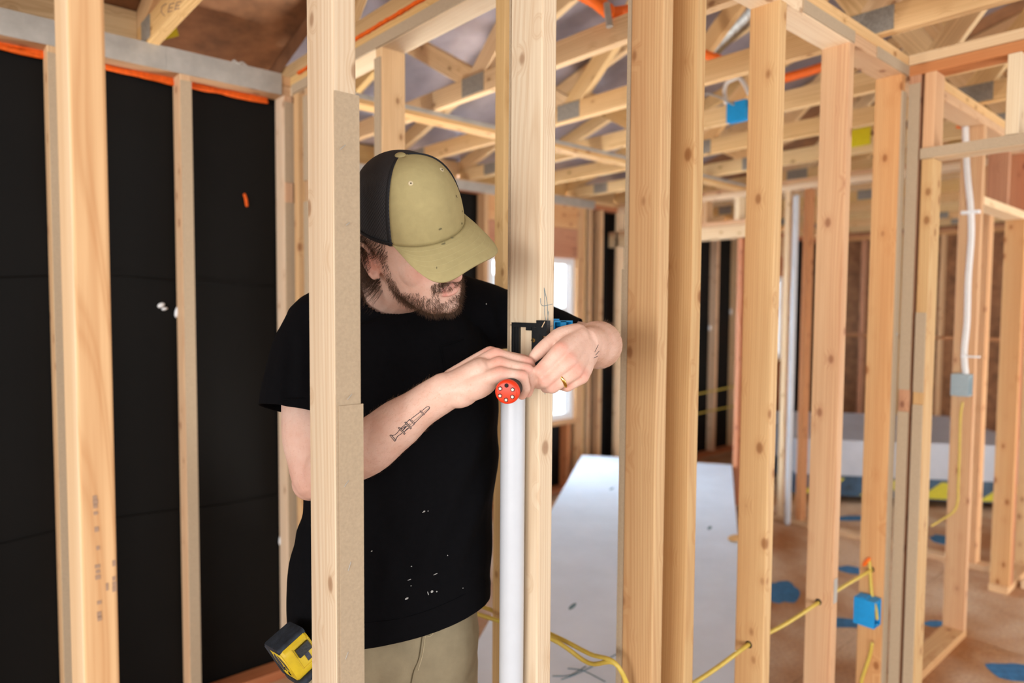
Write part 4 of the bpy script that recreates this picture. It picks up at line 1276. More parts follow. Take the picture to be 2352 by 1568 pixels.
# sleeves
SLR = [at(740, 752, 1.36), at(712, 800, 1.33), at(697, 850, 1.305), at(688, 900, 1.285), at(684, 945, 1.27), at(680, 1000, 1.25)]
Sg.tube(SLR, [0.070, 0.067, 0.067, 0.069, 0.071, 0.073], 28, 4)
SLL = [at(1120, 728, 1.475), at(1200, 742, 1.48), at(1265, 764, 1.475), at(1318, 784, 1.468), at(1380, 800, 1.45)]
Sg.tube(SLL, [0.068, 0.061, 0.056, 0.054, 0.052], 28, 4)
sh = remeshed(Sg, 't_shirt', 0.0042, 6, 0.5)
bm = bmesh.new(); bm.from_mesh(sh)


def cut(bm, co, no, center=None, rad=None):
    """remove everything on the +no side of the plane (only within rad of center)"""
    geom = [f for f in bm.faces if center is None or (f.calc_center_median() - center).length < rad]
    es = {e for f in geom for e in f.edges}; vs_ = {v for f in geom for v in f.verts}
    bmesh.ops.bisect_plane(bm, geom=list(vs_) + list(es) + geom, plane_co=co, plane_no=no)
    bm.faces.ensure_lookup_table()
    kill = [f for f in bm.faces if (f.calc_center_median() - co).dot(no) > 0 and (center is None or (f.calc_center_median() - center).length < rad)]
    bmesh.ops.delete(bm, geom=kill, context='FACES')


hem_c = at(905, 1402, 1.385)
cut(bm, hem_c, (Vector((0, 0, -1)) + W_ * 0.10).normalized() * 1.0)
cuff = at(668, 943, 1.268)
cut(bm, cuff, ((SLR[-1] - SLR[-3]).normalized() * 0.9 + camv(-0.22, -0.25, -0.1)).normalized(), cuff, 0.13)
cuffL = at(1322, 785, 1.468)
cut(bm, cuffL, (SLL[-1] - SLL[-2]).normalized(), cuffL, 0.12)
nax = (at(913, 655, 1.345) - at(900, 735, 1.43)).normalized(); nc = at(905, 690, 1.40)
kill = []
for f in bm.faces:
    c = f.calc_center_median() - nc
    h = c.dot(nax); rr = (c - nax * h)
    if h > -0.03 and h < 0.2 and rr.length < 0.071: kill.append(f)
bmesh.ops.delete(bm, geom=kill, context='FACES')
# folds
FOLDS = [(((905, 860), (990, 1050)), 0.0), ]
def fold(p):
    d = p - EYE; z = d.dot(FW); sx = 1176 + FPX * d.dot(RT) / z; sy = 784 - FPX * d.dot(UP) / z
    a = 0.0
    for x0, y0, x1, y1, w, h in ((1120, 960, 960, 1330, 20, 0.0055), (1165, 1000, 1050, 1290, 16, 0.0045), (1085, 760, 1110, 900, 14, 0.004), (1060, 720, 1075, 830, 12, 0.003), (830, 1180, 930, 1380, 26, 0.004), (690, 1200, 715, 1400, 16, 0.005),
                                 (655, 780, 640, 930, 14, 0.0035), (690, 760, 690, 900, 14, 0.003), (1000, 1100, 840, 1420, 22, 0.003), (880, 730, 900, 900, 24, 0.0025), (1120, 690, 1150, 800, 12, 0.003)):
        vx, vy = x1 - x0, y1 - y0; L2 = vx * vx + vy * vy
        t = ((sx - x0) * vx + (sy - y0) * vy) / L2
        fade = max(0.0, min(1.0, (t + 0.15) / 0.25)) * max(0.0, min(1.0, (1.15 - t) / 0.25))
        dd = ((sx - x0) * vy - (sy - y0) * vx) / math.sqrt(L2)
        q = dd / w
        a += h * fade * (math.exp(-q * q) - 0.7 * math.exp(-(q - 1.6) ** 2))
    return a
bm.normal_update()
for v in bm.verts:
    p = v.co
    v.co = p + v.normal * (fold(p) + 0.0022 * noise.noise(p * 14.0) + 0.0045 * noise.noise(Vector((p.x * 5.0, p.y * 5.0, p.z * 3.0))))
bm.to_mesh(sh); bm.free()
TEE = flat_mat('black_jersey', (0.0028, 0.0028, 0.0038, 1), 0.9, var=0.1, scale=90, bump=0.25, bscale=900, spec=0.10, sheen=0.0)
shirt = link('t_shirt', sh, man, TEE)
for p in sh.polygons: p.use_smooth = True
md = shirt.modifiers.new('thickness', 'SOLIDIFY'); md.thickness = 0.0018; md.offset = -1
shirt_bvh = BVHTree.FromPolygons([v.co for v in sh.vertices], [p.vertices[:] for p in sh.polygons])
# ribbed collar round the neck opening
x_ = (W_ - nax * W_.dot(nax)).normalized(); y_ = nax.cross(x_)
pts = []
for k in range(48):
    t = 2 * math.pi * k / 48
    o_ = nc + x_ * (0.0695 * math.cos(t)) + y_ * (0.0695 * math.sin(t))
    l, n_, i_, d_ = shirt_bvh.ray_cast(o_ + nax * 0.15, -nax)
    hh = (l - nc).dot(nax) if l is not None else 0.02
    pts.append([o_, max(-0.03, min(0.05, hh))])
for it in range(4):
    pts = [[p[0], (pts[i - 1][1] + p[1] * 2 + pts[(i + 1) % 48][1]) / 4] for i, p in enumerate(pts)]
G().tube([p[0] + nax * (p[1] + 0.001) for p in pts], [(0.0045, 0.0105)] * 48, 12, 1, ref=None, closed=True).build('collar', TEE, shirt, True)
# chest pocket outline and hem stitching raised a little from the cloth
def on_shirt(pts, r, name, mat=TEE, off=0.0008, sub=3):
    q = [hit(shirt_bvh, x, y, off)[0] for x, y in pts]
    q = [p for p in q if p is not None]
    if len(q) > 1: return G().tube(q, r, 6, sub).build(name, mat, shirt, True)
on_shirt([(1012, 795), (1060, 781), (1110, 768)], 0.0016, 'pocket_edge'); on_shirt([(1012, 795), (1022, 850), (1030, 905)], 0.0011, 'pocket_edge'); on_shirt([(1110, 768), (1112, 800)], 0.0011, 'pocket_edge')
on_shirt([(834, 1430), (900, 1424), (980, 1403), (1060, 1368), (1115, 1335)], 0.0009, 'hem_stitch')
on_shirt([(612, 928), (650, 918), (700, 915)], 0.0009, 'hem_stitch')
SPECK = flat_mat('plaster_speck', srgb(168, 168, 166), 0.9, var=0.1)
for x, y, a, b in ((974, 1174, 2.5, 1.6), (971, 1176, 1.2, 1), (983, 1173, 1.2, 1), (992, 1358, 3, 2.4), (1003, 1358, 1.6, 1.4), (983, 1362, 1, 4), (940, 1331, 4, 0.8), (934, 1374, 4, 2), (944, 1345, 1.2, 1), (854, 1265, 2, 1), (1028, 1275, 1, 1.4), (1117, 698, 1.4, 1.4), (1063, 1350, 1, 1), (945, 1300, 1.4, 1), (1000, 1318, 5, 0.8)):
    p, n_ = hit(shirt_bvh, x, y, 0.0003)
    if p is not None: G().disc(p, n_, a * 0.0009, 0.0004, 8, camv(1, 0.3, 0), b * 0.0009).build('plaster_speck', SPECK, shirt)

# ---- trousers
Tg = G()
ellipse_tube([(905, 1330, 1.40, 0.168, 0.115), (903, 1400, 1.40, 0.176, 0.118), (902, 1470, 1.405, 0.183, 0.122), (902, 1530, 1.41, 0.178, 0.118)], Tg)
for h, f in ((HIPR, FTR), (HIPL, FTL)):
    Tg.tube([h + Vector((0, 0, 0.0)), h.lerp(f, 0.2), h.lerp(f, 0.5), h.lerp(f, 0.75), f + Vector((0, 0, -0.03))], [(0.104, 0.108), (0.100, 0.105), 0.082, 0.076, 0.078], 28, 4, ref=W_)
tr = remeshed(Tg, 'trousers', 0.0055, 6, 0.5)
bm = bmesh.new(); bm.from_mesh(tr)
cut(bm, Vector((0, 0, 0.085)), Vector((0, 0, -1)))
cut(bm, at(905, 1345, 1.40), Vector((0, 0, 1)))
bm.normal_update()
for v in bm.verts:
    p = v.co
    v.co = p + v.normal * (0.004 * noise.noise(Vector((p.x * 9, p.y * 9, p.z * 7))) + 0.0015 * noise.noise(p * 30) - 0.0015)
bm.to_mesh(tr); bm.free()
KHAKI = flat_mat('khaki_canvas', srgb(156, 143, 116), 0.85, var=0.07, scale=26, bump=0.3, bscale=1200, spec=0.2)
trousers = link('trousers', tr, man, KHAKI)
for p in tr.polygons: p.use_smooth = True
md = trousers.modifiers.new('thickness', 'SOLIDIFY'); md.thickness = 0.002; md.offset = -1
tr_bvh = BVHTree.FromPolygons([v.co for v in tr.vertices], [p.vertices[:] for p in tr.polygons])
def on_tr(pts, r, name, mat=KHAKI, off=0.0006):
    q = [hit(tr_bvh, x, y, off)[0] for x, y in pts]
    q = [p for p in q if p is not None]
    if len(q) > 1: G().tube(q, r, 6, 3).build(name, mat, trousers, True)
STITCH = flat_mat('khaki_stitching', srgb(196, 180, 146), 0.8, var=0.05)
on_tr([(974, 1425), (968, 1470), (962, 1510), (950, 1540), (944, 1568)], 0.0011, 'fly_seam', SEAM)
on_tr([(980, 1425), (975, 1470), (970, 1505), (960, 1538)], 0.0008, 'fly_stitch', STITCH)
on_tr([(996, 1420), (994, 1455), (975, 1462)], 0.0008, 'fly_stitch', STITCH)
on_tr([(1116, 1520), (1118, 1545), (1124, 1568)], 0.0022, 'pocket_edge', SEAM)
on_tr([(1112, 1512), (1126, 1548)], 0.003, 'pocket_edge', KHAKI, 0.002)

# boots
BOOT = flat_mat('tan_leather', srgb(120, 84, 54), 0.6, var=0.1)
SOLE = flat_mat('dark_sole', srgb(40, 34, 30), 0.8, var=0.1)
toe = Vector((0.42, -0.907, 0)).normalized()
toe = (camv(0.35, 0, 0.93)); toe.z = 0; toe.normalize()
for f in (FTR, FTL):
    g = G()
    a = Vector((f.x, f.y, 0))
    side = Vector((-toe.y, toe.x, 0))
    g.tube([a - toe * 0.05 + Vector((0, 0, 0.06)), a + toe * 0.03 + Vector((0, 0, 0.065)), a + toe * 0.10 + Vector((0, 0, 0.052)), a + toe * 0.165 + Vector((0, 0, 0.046))], [(0.036, 0.045), (0.042, 0.048), (0.044, 0.036), (0.040, 0.028)], 18, 4, ref=side)
    g.tube([a + Vector((0, 0, 0.06)), a + Vector((0, 0, 0.15))], [0.048, 0.05], 18, 1)
    bt = link('boot', remeshed(g, 'boot', 0.006, 3), man, BOOT)
    g = G().tube([a - toe * 0.06 + Vector((0, 0, 0.012)), a + toe * 0.05 + Vector((0, 0, 0.012)), a + toe * 0.17 + Vector((0, 0, 0.012))], [(0.040, 0.012), (0.040, 0.012), (0.042, 0.012)], 18, 4, ref=side)
    g.build('sole', SOLE, bt, True)

# ---- cap
TILT = 0.16                                    # the cap sits lower in front
cF = (F_ * math.cos(TILT) - U_ * math.sin(TILT)).normalized(); cU = (U_ * math.cos(TILT) + F_ * math.sin(TILT)).normalized()
CC = H(0.0, 0, 0.049) + RT * 0.006 + UP * 0.006


def K(x, y, z): return CC + cF * x + S_ * y + cU * z


CAPH = 0.105


def crown(phi, t):
    """phi from the front, t = 0 at the rim, 1 at the button"""
    c, s = math.cos(phi), math.sin(phi)
    fx = 0.106 if c > 0 else 0.107
    r = 1.0 / math.sqrt((c / fx) ** 2 + (s / 0.091) ** 2)
    e = 2.9 if c > 0 else 2.25
    e = 2.25 + 0.65 * max(0, c) ** 1.0
    a = t * math.pi / 2
    h = math.sin(a) ** (2 / 2.15); w = math.cos(a) ** (2 / e)
    z0 = -0.012 + 0.0 * c
    return K(r * c * w - 0.004 * t, r * s * w, z0 + (CAPH - z0) * h + 0.004 * max(0, c) * math.sin(2 * a))


def cap_piece(name, p0, p1, mat, parent, nphi, nt=26, off=0.0):
    vs, fs = [], []
    for j in range(nt + 1):
        t = j / nt * 0.995
        for i in range(nphi + 1):
            vs.append(crown(p0 + (p1 - p0) * i / nphi, t))
    for j in range(nt):
        for i in range(nphi):
            a = j * (nphi + 1) + i
            fs.append((a, a + 1, a + nphi + 2, a + nphi + 1))
    me = mesh_from(name, vs, fs, True)
    o = link(name, me, parent, mat)
    md = o.modifiers.new('thickness', 'SOLIDIFY'); md.thickness = 0.0022; md.offset = 0
    return o


KH2 = flat_mat('khaki_twill', srgb(166, 152, 108), 0.88, var=0.045, scale=55, bump=0.25, bscale=1600, spec=0.15)


def mesh_mat():
    m, nt, p = new_mat('black_cap_mesh')
    g = N(nt)
    uv = g.n('ShaderNodeUVMap')
    tc = g.n('ShaderNodeTexCoord')
    wv = g.n('ShaderNodeTexChecker')
    wv.inputs['Scale'].default_value = 1.0
    g.l(g.vmath('MULTIPLY', uv.outputs[0], (150.0, 52.0, 1.0)), wv.inputs['Vector'])
    wv.inputs['Color1'].default_value = (0.030, 0.029, 0.033, 1); wv.inputs['Color2'].default_value = (0.007, 0.007, 0.009, 1)
    c = g.mix(g.ramp(g.noise(tc.outputs['Object'], 16.0, 3.0), [(0.5, 0.0), (0.75, 0.35)]), wv.outputs[0], (0.06, 0.057, 0.055, 1))
    g.l(c, p.inputs['Base Color'])
    p.inputs['Roughness'].default_value = 0.75
    b = g.n('ShaderNodeBump'); b.inputs['Strength'].default_value = 0.8; b.inputs['Distance'].default_value = 0.001
    g.l(wv.outputs['Fac'], b.inputs['Height']); g.l(b.outputs[0], p.inputs['Normal'])
    return m


PH = math.radians(57)
cap = cap_piece('cap', -PH, PH, KH2, man, 40)
capm = cap_piece('cap_mesh', PH, 2 * math.pi - PH, mesh_mat(), cap, 70)
uvl = capm.data.uv_layers.new(name='uv')
for poly in capm.data.polygons:
    for li, vi in zip(poly.loop_indices, poly.vertices):
        uvl.data[li].uv = ((vi % 71) / 70, (vi // 71) / 26)
DKBIND = flat_mat('black_binding', (0.010, 0.010, 0.012, 1), 0.8, var=0.1)
for s in (1, -1):
    G().tube([crown(s * (PH + 0.03), t / 20) for t in range(20)], [(0.0012, 0.0045)] * 20, 8, 1).build('seam_binding', DKBIND, cap, True)
G().tube([crown(0, t / 20) for t in range(20)], 0.0006, 6, 1).build('centre_seam', KH2, cap, True)
G().tube([crown(PH + (2 * math.pi - 2 * PH) * i / 40, 0.02) for i in range(41)], [(0.0016, 0.006)] * 41, 8, 1).build('rim_binding', DKBIND, cap, True)
bt_ = K(-0.004, 0, CAPH)
G().ell(bt_, (cF * 0.0098, S_ * 0.0098, cU * 0.0048)).build('cap_button', KH2, cap, True)
for s in (1, -1):
    c = crown(s * 0.5, 0.60); n_ = (c - K(0, 0, 0.03)).normalized()
    ey = G().disc(c + n_ * 0.0008, n_, 0.0044, 0.001, 16, top=0.8).build('eyelet', STITCH, cap, auto=30)
    G().disc(c + n_ * 0.0018, n_, 0.0012, 0.0003, 8).build('eyelet_hole', HOLE_DARK, ey)
# visor
VSTITCH = flat_mat('visor_thread', srgb(178, 165, 120), 0.85, var=0.04)
nu, nv = 40, 14
vs, fs = [], []
VL = 0.064


def visor(u, v):
    ph = u * PH * 0.98
    b = crown(ph, 0.0); 
    d = b - CC; bx_, by_, bz_ = d.dot(cF), d.dot(S_), d.dot(cU)
    ex = max(0.0, 1 - abs(u) ** 3.4) ** 0.5
    ox = bx_ + (0.103 + VL - bx_) * ex * (1 - 0.10 * u * u)
    oy = by_ * (1 + 0.16 * ex)
    w = v
    x = bx_ + (ox - bx_) * w; y = by_ + (oy - by_) * w
    droop = (0.016 * w + 0.012 * w * w) * ex
    curve = 0.020 * (y / 0.09) ** 2 * w * ex
    return K(x, y, bz_ + 0.001 - droop - curve)


for j in range(nv + 1):
    for i in range(nu + 1): vs.append(visor(-1 + 2 * i / nu, j / nv))
for j in range(nv):
    for i in range(nu):
        a = j * (nu + 1) + i
        fs.append((a, a + nu + 1, a + nu + 2, a + 1))
vis = link('visor', mesh_from('visor', vs, fs, True), cap, KH2)
md = vis.modifiers.new('thickness', 'SOLIDIFY'); md.thickness = 0.0032; md.offset = 0
for q in (0.18, 0.33, 0.48, 0.63, 0.78):
    pts = [visor(-0.93 + 1.86 * i / 30, q) + cU * 0.0017 for i in range(31)]
    G().tube(pts, 0.00032, 5, 1).build('visor_stitch', VSTITCH, vis, True)
G().tube([crown(-PH + 2 * PH * i / 30, 0.005) + (crown(-PH + 2 * PH * i / 30, 0.005) - CC).normalized() * 0.0012 for i in range(31)], 0.0007, 6, 1).build('visor_seam', SEAM, cap, True)
cap_bvh = BVHTree.FromPolygons([v.co for v in cap.data.vertices] + [v.co for v in vis.data.vertices], [p.vertices[:] for p in cap.data.polygons] + [tuple(i + len(cap.data.vertices) for i in p.vertices) for p in vis.data.polygons])
SMUDGE = flat_mat('dark_smudge', srgb(112, 104, 74), 0.9, var=0.2)
for x, y, a, b, ang in ((1046, 451, 0.9, 4.5, 0.5), (1010, 525, 4, 2, 0.3), (1018, 562, 5, 2, 0.5), (1059, 513, 2, 2.5, 0), (1060, 485, 2, 2, 0), (1021, 558, 2, 1, 0.5), (935, 602, 0.8, 1.6, 0), (1003, 616, 0.7, 3, 0), (1038, 548, 3, 2, 0.5)):
    p, n_ = hit(cap_bvh, x, y, 0.0022)
    if p is not None: G().disc(p, n_ if n_.dot(FW) < 0 else -n_, a * 0.00078, 0.0002, 9, camv(math.cos(ang), math.sin(ang), 0), b * 0.00078).build('smudge', SMUDGE if x != 1046 else HOLE_DARK, cap)

# ---- hair, beard, brows: real strands
def strands(name, roots, mat, parent, seg=3):
    vs, fs = [], []
    for pts, r in roots:
        n = len(pts); base = len(vs)
        t = (pts[1] - pts[0]).normalized(); a = t.orthogonal().normalized(); b = t.cross(a)
        for i, p in enumerate(pts):
            q = r * (1 - 0.75 * i / (n - 1))
            for k in range(seg):
                an = 2 * math.pi * k / seg
                vs.append(p + a * (q * math.cos(an)) + b * (q * math.sin(an)))
        for i in range(n - 1):
            for k in range(seg):
                l = (k + 1) % seg
                fs.append((base + i * seg + k, base + i * seg + l, base + (i + 1) * seg + l, base + (i + 1) * seg + k))
    o = link(name, mesh_from(name, vs, fs, True), parent, mat)
    o['kind'] = 'stuff'
    return o


def hair_mat(name, c0, c1):
    m, nt, p = new_mat(name)
    g = N(nt)
    geo = g.n('ShaderNodeNewGeometry')
    g.l(g.ramp(geo.outputs['Random Per Island'], [(0.0, c0), (1.0, c1)]), p.inputs['Base Color'])
    p.inputs['Roughness'].default_value = 0.45
    p.inputs['Specular IOR Level'].default_value = 0.4
    return m


HAIR = hair_mat('brown_hair', srgb(46, 30, 20), srgb(104, 72, 48))
BEARD = hair_mat('beard_hair', srgb(48, 33, 22), srgb(112, 78, 52))
ARMH = hair_mat('arm_hair', srgb(150, 110, 78), srgb(190, 146, 110))
rng = random.Random(3)
polys = body_me.polygons
cand = {'beard': [], 'hair': [], 'arm': [], 'brow': []}
elb_w = (WR - ELB)
for p in polys:
    c = p.center
    d = c - HC
    if d.length < 0.2:
        x, y, z = Hinv(c)
        ay = abs(y)
        if z < 0.02 and x > -0.03:
            w = 0.0
            jaw = -0.088 + 0.35 * max(0, ay - 0.03)              # beard line along the jaw
            if x > 0.070 and ay < 0.033 and -0.066 < z < -0.047 and z < -0.050 + 0.0 * ay: w = 2.6 - 0.8 * (ay < 0.004)
            if z < -0.092 and x > 0.02: w = 1.0
            if ay < 0.012 and -0.094 < z < -0.088: w = max(w, 0.5)
            if ay > 0.022 and x < 0.085 and z < (-0.062 if ay > 0.05 else -0.086 + (ay - 0.022) * 0.7): w = max(w, 0.85)
            if 0.025 < ay < 0.036 and -0.10 < z < -0.062 and x > 0.05: w = max(w, 0.7)
            if ay > 0.056 and -0.045 < z < 0.012 and 0.006 < x < 0.024: w = max(w, 0.7)
            if ay > 0.05 and -0.066 < z < -0.04 and 0.004 < x < 0.030: w = max(w, 0.9)
            if x < 0.03 and z < -0.105: w *= 0.6
            if z < -0.06 and x < -0.005: w = 0
            if w > 0: cand['beard'].append((p, w))
        if x > 0.06 and 0.018 < z < 0.032 and 0.012 < ay < 0.052: cand['brow'].append((p, 1))
        if z < 0.045 and z > -0.085 and x < -0.018 and (c - NK1).length > 0.05 and x < -0.012 - 0.25 * max(0, -z): cand['hair'].append((p, 1))
        if ay > 0.062 and 0.008 < z < 0.05 and -0.03 < x < 0.03: cand['hair'].append((p, 0.8))
    else:
        t = (c - ELB).dot(elb_w) / elb_w.length_squared
        if 0.12 < t < 0.98 and (c - ELB - elb_w * t).length < 0.06: cand['arm'].append((p, 1))
        elif (c - at(1368, 792, 1.33)).length < 0.085: cand['arm'].append((p, 1))


def pick(lst, n):
    tot = []
    s = 0
    for p, w in lst:
        s += w * p.area; tot.append(s)
    import bisect
    out = []
    for i in range(n):
        p = lst[min(bisect.bisect(tot, rng.random() * s), len(lst) - 1)][0]
        vs_ = [body_me.vertices[k].co for k in p.vertices]
        a, b = rng.random(), rng.random()
        q = vs_[0].lerp(vs_[1], a).lerp(vs_[-1].lerp(vs_[2], a), b) if len(vs_) == 4 else p.center
        out.append((q, p.normal.copy()))
    return out


def rv(s): return Vector((rng.uniform(-s, s), rng.uniform(-s, s), rng.uniform(-s, s)))


R_ = []
for q, n_ in pick(cand['beard'], 6800):
    x, y, z = Hinv(q)
    L = 0.0085 if z > -0.07 else 0.0115
    if z > -0.066 and x > 0.06: L = 0.0085
    dn = (-U_ * 0.9 + F_ * (0.25 if z < -0.09 else -0.05) + S_ * (0.5 * (1 if y > 0 else -1) if (z > -0.07 and x > 0.07) else 0))
    d1 = (n_ * 0.6 + dn * 0.8 + rv(0.55)).normalized(); d2 = (n_ * 0.1 + dn + rv(0.9)).normalized()
    L *= rng.uniform(0.6, 1.25)
    R_.append(([q - n_ * 0.0005, q + d1 * L * 0.5, q + d1 * L * 0.5 + d2 * L * 0.55], 0.00021))
strands('beard', R_, BEARD, body)
R_ = []
for q, n_ in pick(cand['brow'], 500):
    s = 1 if Hinv(q)[1] > 0 else -1
    d1 = (n_ * 0.4 + S_ * s + U_ * 0.2 + rv(0.25)).normalized()
    R_.append(([q, q + d1 * 0.004, q + d1 * 0.008 - U_ * 0.001], 0.00018))
strands('eyebrows', R_, HAIR, body)
R_ = []
for q, n_ in pick(cand['hair'], 4200):
    L = rng.uniform(0.030, 0.058)
    if Hinv(q)[0] > -0.03: L *= 0.45
    pts = [q]
    ph, am = rng.uniform(0, 6.28), rng.uniform(0.002, 0.006)
    cl = math.floor(q.x * 60) * 1.7 + math.floor(q.z * 60) * 2.3
    ph = cl + rng.uniform(-0.7, 0.7)
    dn = (-U_ * 0.85 - F_ * 0.45 + n_ * 0.35).normalized()
    e1 = dn.orthogonal().normalized(); e2 = dn.cross(e1)
    for i in range(1, 10):
        t = i / 9
        o_ = n_ * (0.010 * math.sin(t * 1.7)) + dn * (L * t)
        pts.append(q + o_ + (e1 * math.cos(ph + t * 9) + e2 * math.sin(ph + t * 9)) * (am * t) + rv(0.0006))
    R_.append((pts, 0.00028))
strands('hair', R_, HAIR, body)
R_ = []
ax_ = elb_w.normalized()
for q, n_ in pick(cand['arm'], 2600):
    d1 = (n_ * 0.35 + ax_ * 0.7 + UP * 0.2 + rv(0.4)).normalized()
    L = rng.uniform(0.005, 0.011)
    R_.append(([q, q + d1 * L * 0.5, q + (d1 - n_ * 0.25) * L], 0.00006))
strands('arm_hair', R_, ARMH, body)

# ---- tattoo on the forearm, drawn onto the skin
TINK = flat_mat('tattoo_ink', srgb(52, 47, 58), 0.6, var=0.1)
TSHADE = flat_mat('tattoo_shading', srgb(176, 150, 134), 0.6, var=0.1)
tz = lambda x, y: (880 + x / 13.07, 910 + y / 13.07)
def skin_line(pts, r, mat, name, parent):
    q = []
    for a, b_ in zip(pts, pts[1:]):
        for k in range(4):
            t = k / 4; q.append((a[0] + (b_[0] - a[0]) * t, a[1] + (b_[1] - a[1]) * t))
    q.append(pts[-1])
    g3 = [hit(body_bvh, x, y, 0.0001)[0] for x, y in q]
    g3 = [p for p in g3 if p is not None]
    if len(g3) > 1: return G().tube(g3, r, 5, 1).build(name, mat, parent, True)
tat = None
for k, pts in enumerate(([(205, 1175), (240, 1150), (385, 1310), (350, 1350), (205, 1175)], [(270, 1175), (350, 1155), (430, 1090), (490, 1005)], [(385, 1290), (430, 1200), (500, 1150), (560, 1110)], [(455, 945), (500, 930), (665, 1110), (635, 1140), (455, 945)],
             [(550, 940), (680, 830)], [(640, 1060), (780, 940)], [(600, 1010), (720, 890)], [(560, 970), (690, 880), (600, 1000)], [(650, 1040), (745, 950), (700, 1000)], [(650, 785), (690, 765), (850, 945), (825, 980), (650, 785)],
             [(720, 770), (790, 690)], [(855, 900), (940, 830)], [(790, 700), (830, 690), (955, 800), (930, 835), (790, 700)], [(845, 670), (1110, 470)], [(960, 790), (1200, 545)], [(1105, 440), (1145, 435), (1245, 535), (1215, 560), (1105, 440)],
             [(1175, 425), (1300, 320), (1370, 305), (1400, 330), (1380, 380), (1255, 505)], [(560, 930), (520, 990)], [(830, 860), (790, 820)])):
    o = skin_line([tz(*p) for p in pts], 0.0006, TINK, 'tattoo_line', body)
for pts in ([(900, 760), (1180, 520)], [(1230, 470), (1370, 350)], [(800, 860), (880, 800)], [(230, 1190), (350, 1320)], [(490, 960), (630, 1110)], [(680, 790), (820, 950)]):
    skin_line([tz(*p) for p in pts], 0.0009, TSHADE, 'tattoo_shading', body)
for pts in ([(1366, 808), (1370, 800), (1374, 792)], [(1368, 815), (1376, 806)], [(1364, 822), (1372, 818)]):
    skin_line(pts, 0.0005, TINK, 'tattoo_line', body)

# ---- ring on the left ring finger
a, b_ = at(*LH['ring'][1]), at(*LH['ring'][2])
rc = a.lerp(b_, 0.62); rd = (b_ - a).normalized()
pts = []
x_ = rd.orthogonal().normalized(); y_ = rd.cross(x_)
ringo = G().tube([rc + x_ * (0.0118 * math.cos(2 * math.pi * k / 32)) + y_ * (0.0118 * math.sin(2 * math.pi * k / 32)) for k in range(32)], [(0.0013, 0.0034)] * 32, 10, 1, closed=True).build('finger_ring', GOLD, man, True)
tag(ringo, 'gold ring')

# ---- screwdriver held in the right hand
s0 = at(1163, 901.5, 1.095); s1 = at(1238, 838, 1.345)
sd_ = (s1 - s0).normalized()
scr = empty('screwdriver', s0, None, label='screwdriver with red butt holding six bits, gripped in his right hand', category='screwdriver')
rr_ = 0.0198
xa = (RT - sd_ * RT.dot(sd_)).normalized(); ya_ = sd_.cross(xa)
g = G()
prof = [(0.0, 0.0150), (0.0008, 0.0172), (0.003, 0.0192), (0.007, 0.0199), (0.012, 0.0200)]
def lathe(g, prof, seg=40, cap=(True, True)):
    vs = [s0 + sd_ * h + xa * (r * math.cos(2 * math.pi * k / seg)) + ya_ * (r * math.sin(2 * math.pi * k / seg)) for h, r in prof for k in range(seg)]
    fs = [(j * seg + k, (j + 1) * seg + k, (j + 1) * seg + (k + 1) % seg, j * seg + (k + 1) % seg) for j in range(len(prof) - 1) for k in range(seg)]
    if cap[0]: fs.append(tuple(range(seg)))
    if cap[1]: fs.append(tuple((len(prof) - 1) * seg + k for k in reversed(range(seg))))
    return g.add(vs, fs)
butt = lathe(G(), prof).build('butt_cap', RED_PLASTIC, scr, auto=40)
lathe(G(), [(0.0122, 0.0196), (0.02, 0.0188), (0.04, 0.0165), (0.06, 0.0158), (0.085, 0.0168), (0.1, 0.014), (0.105, 0.010)]).build('grip', DARK_GRIP, scr, auto=40)
lathe(G(), [(0.1052, 0.0042), (0.215, 0.0042), (0.225, 0.003), (0.236, 0.001)], 12).build('shaft', BIT_STEEL, scr, auto=40)
for k in range(6):
    an = math.radians(78 + 60 * k) + 0.18
    c = s0 + xa * (0.0118 * math.cos(an)) - ya_ * (0.0118 * math.sin(an)) * (1 if ya_.dot(UP) < 0 else -1)
    hb = G().disc(c - sd_ * 0.0002, -sd_, 0.0039, 0.0003, 6).build('bit_socket', HOLE_DARK, butt)
    if k != 0: G().disc(c - sd_ * 0.0004, -sd_, 0.0030, 0.0010, 6, top=0.8).build('bit', BIT_STEEL, hb)

# ---- tape measure clipped at his right hip
A_ = camv(0.63, 0.48, -0.61).normalized(); V_ = camv(-0.44, 0.86, 0.23); V_ = (V_ - A_ * V_.dot(A_)).normalized(); Nn = A_.cross(V_).normalized()
tc_ = at(696, 1508, 1.20)
tm = empty('tape_measure', tc_, None, label='yellow and dark tape measure with initials, clipped at his right hip', category='tape measure')


def T(a, v, n): return tc_ + A_ * a + V_ * v + Nn * n


def slab(a0, a1, rect, rad, name, mat, parent, seg=5):
    """rounded rectangle in the V-N plane, extruded along A"""
    v0, v1, n0, n1 = rect
    P = [((v0 + v1) / 2 + x, (n0 + n1) / 2 + y) for x, y in rbox_pts(v1 - v0, n1 - n0, rad, seg)]
    k = len(P)
    ins = 0.004
    rings = []
    cv, cn = (v0 + v1) / 2, (n0 + n1) / 2
    for a, f in ((a0, 0.93), (a0 + ins, 1.0), (a1 - ins, 1.0), (a1, 0.93)):
        rings += [T(a, cv + (v - cv) * f, cn + (n - cn) * f) for v, n in P]
    fs = [tuple(reversed(range(k))), tuple(3 * k + i for i in range(k))]
    for j in range(3): fs += [(j * k + i, j * k + (i + 1) % k, (j + 1) * k + (i + 1) % k, (j + 1) * k + i) for i in range(k)]
    return G().add(rings, fs).build(name, mat, parent, auto=35)


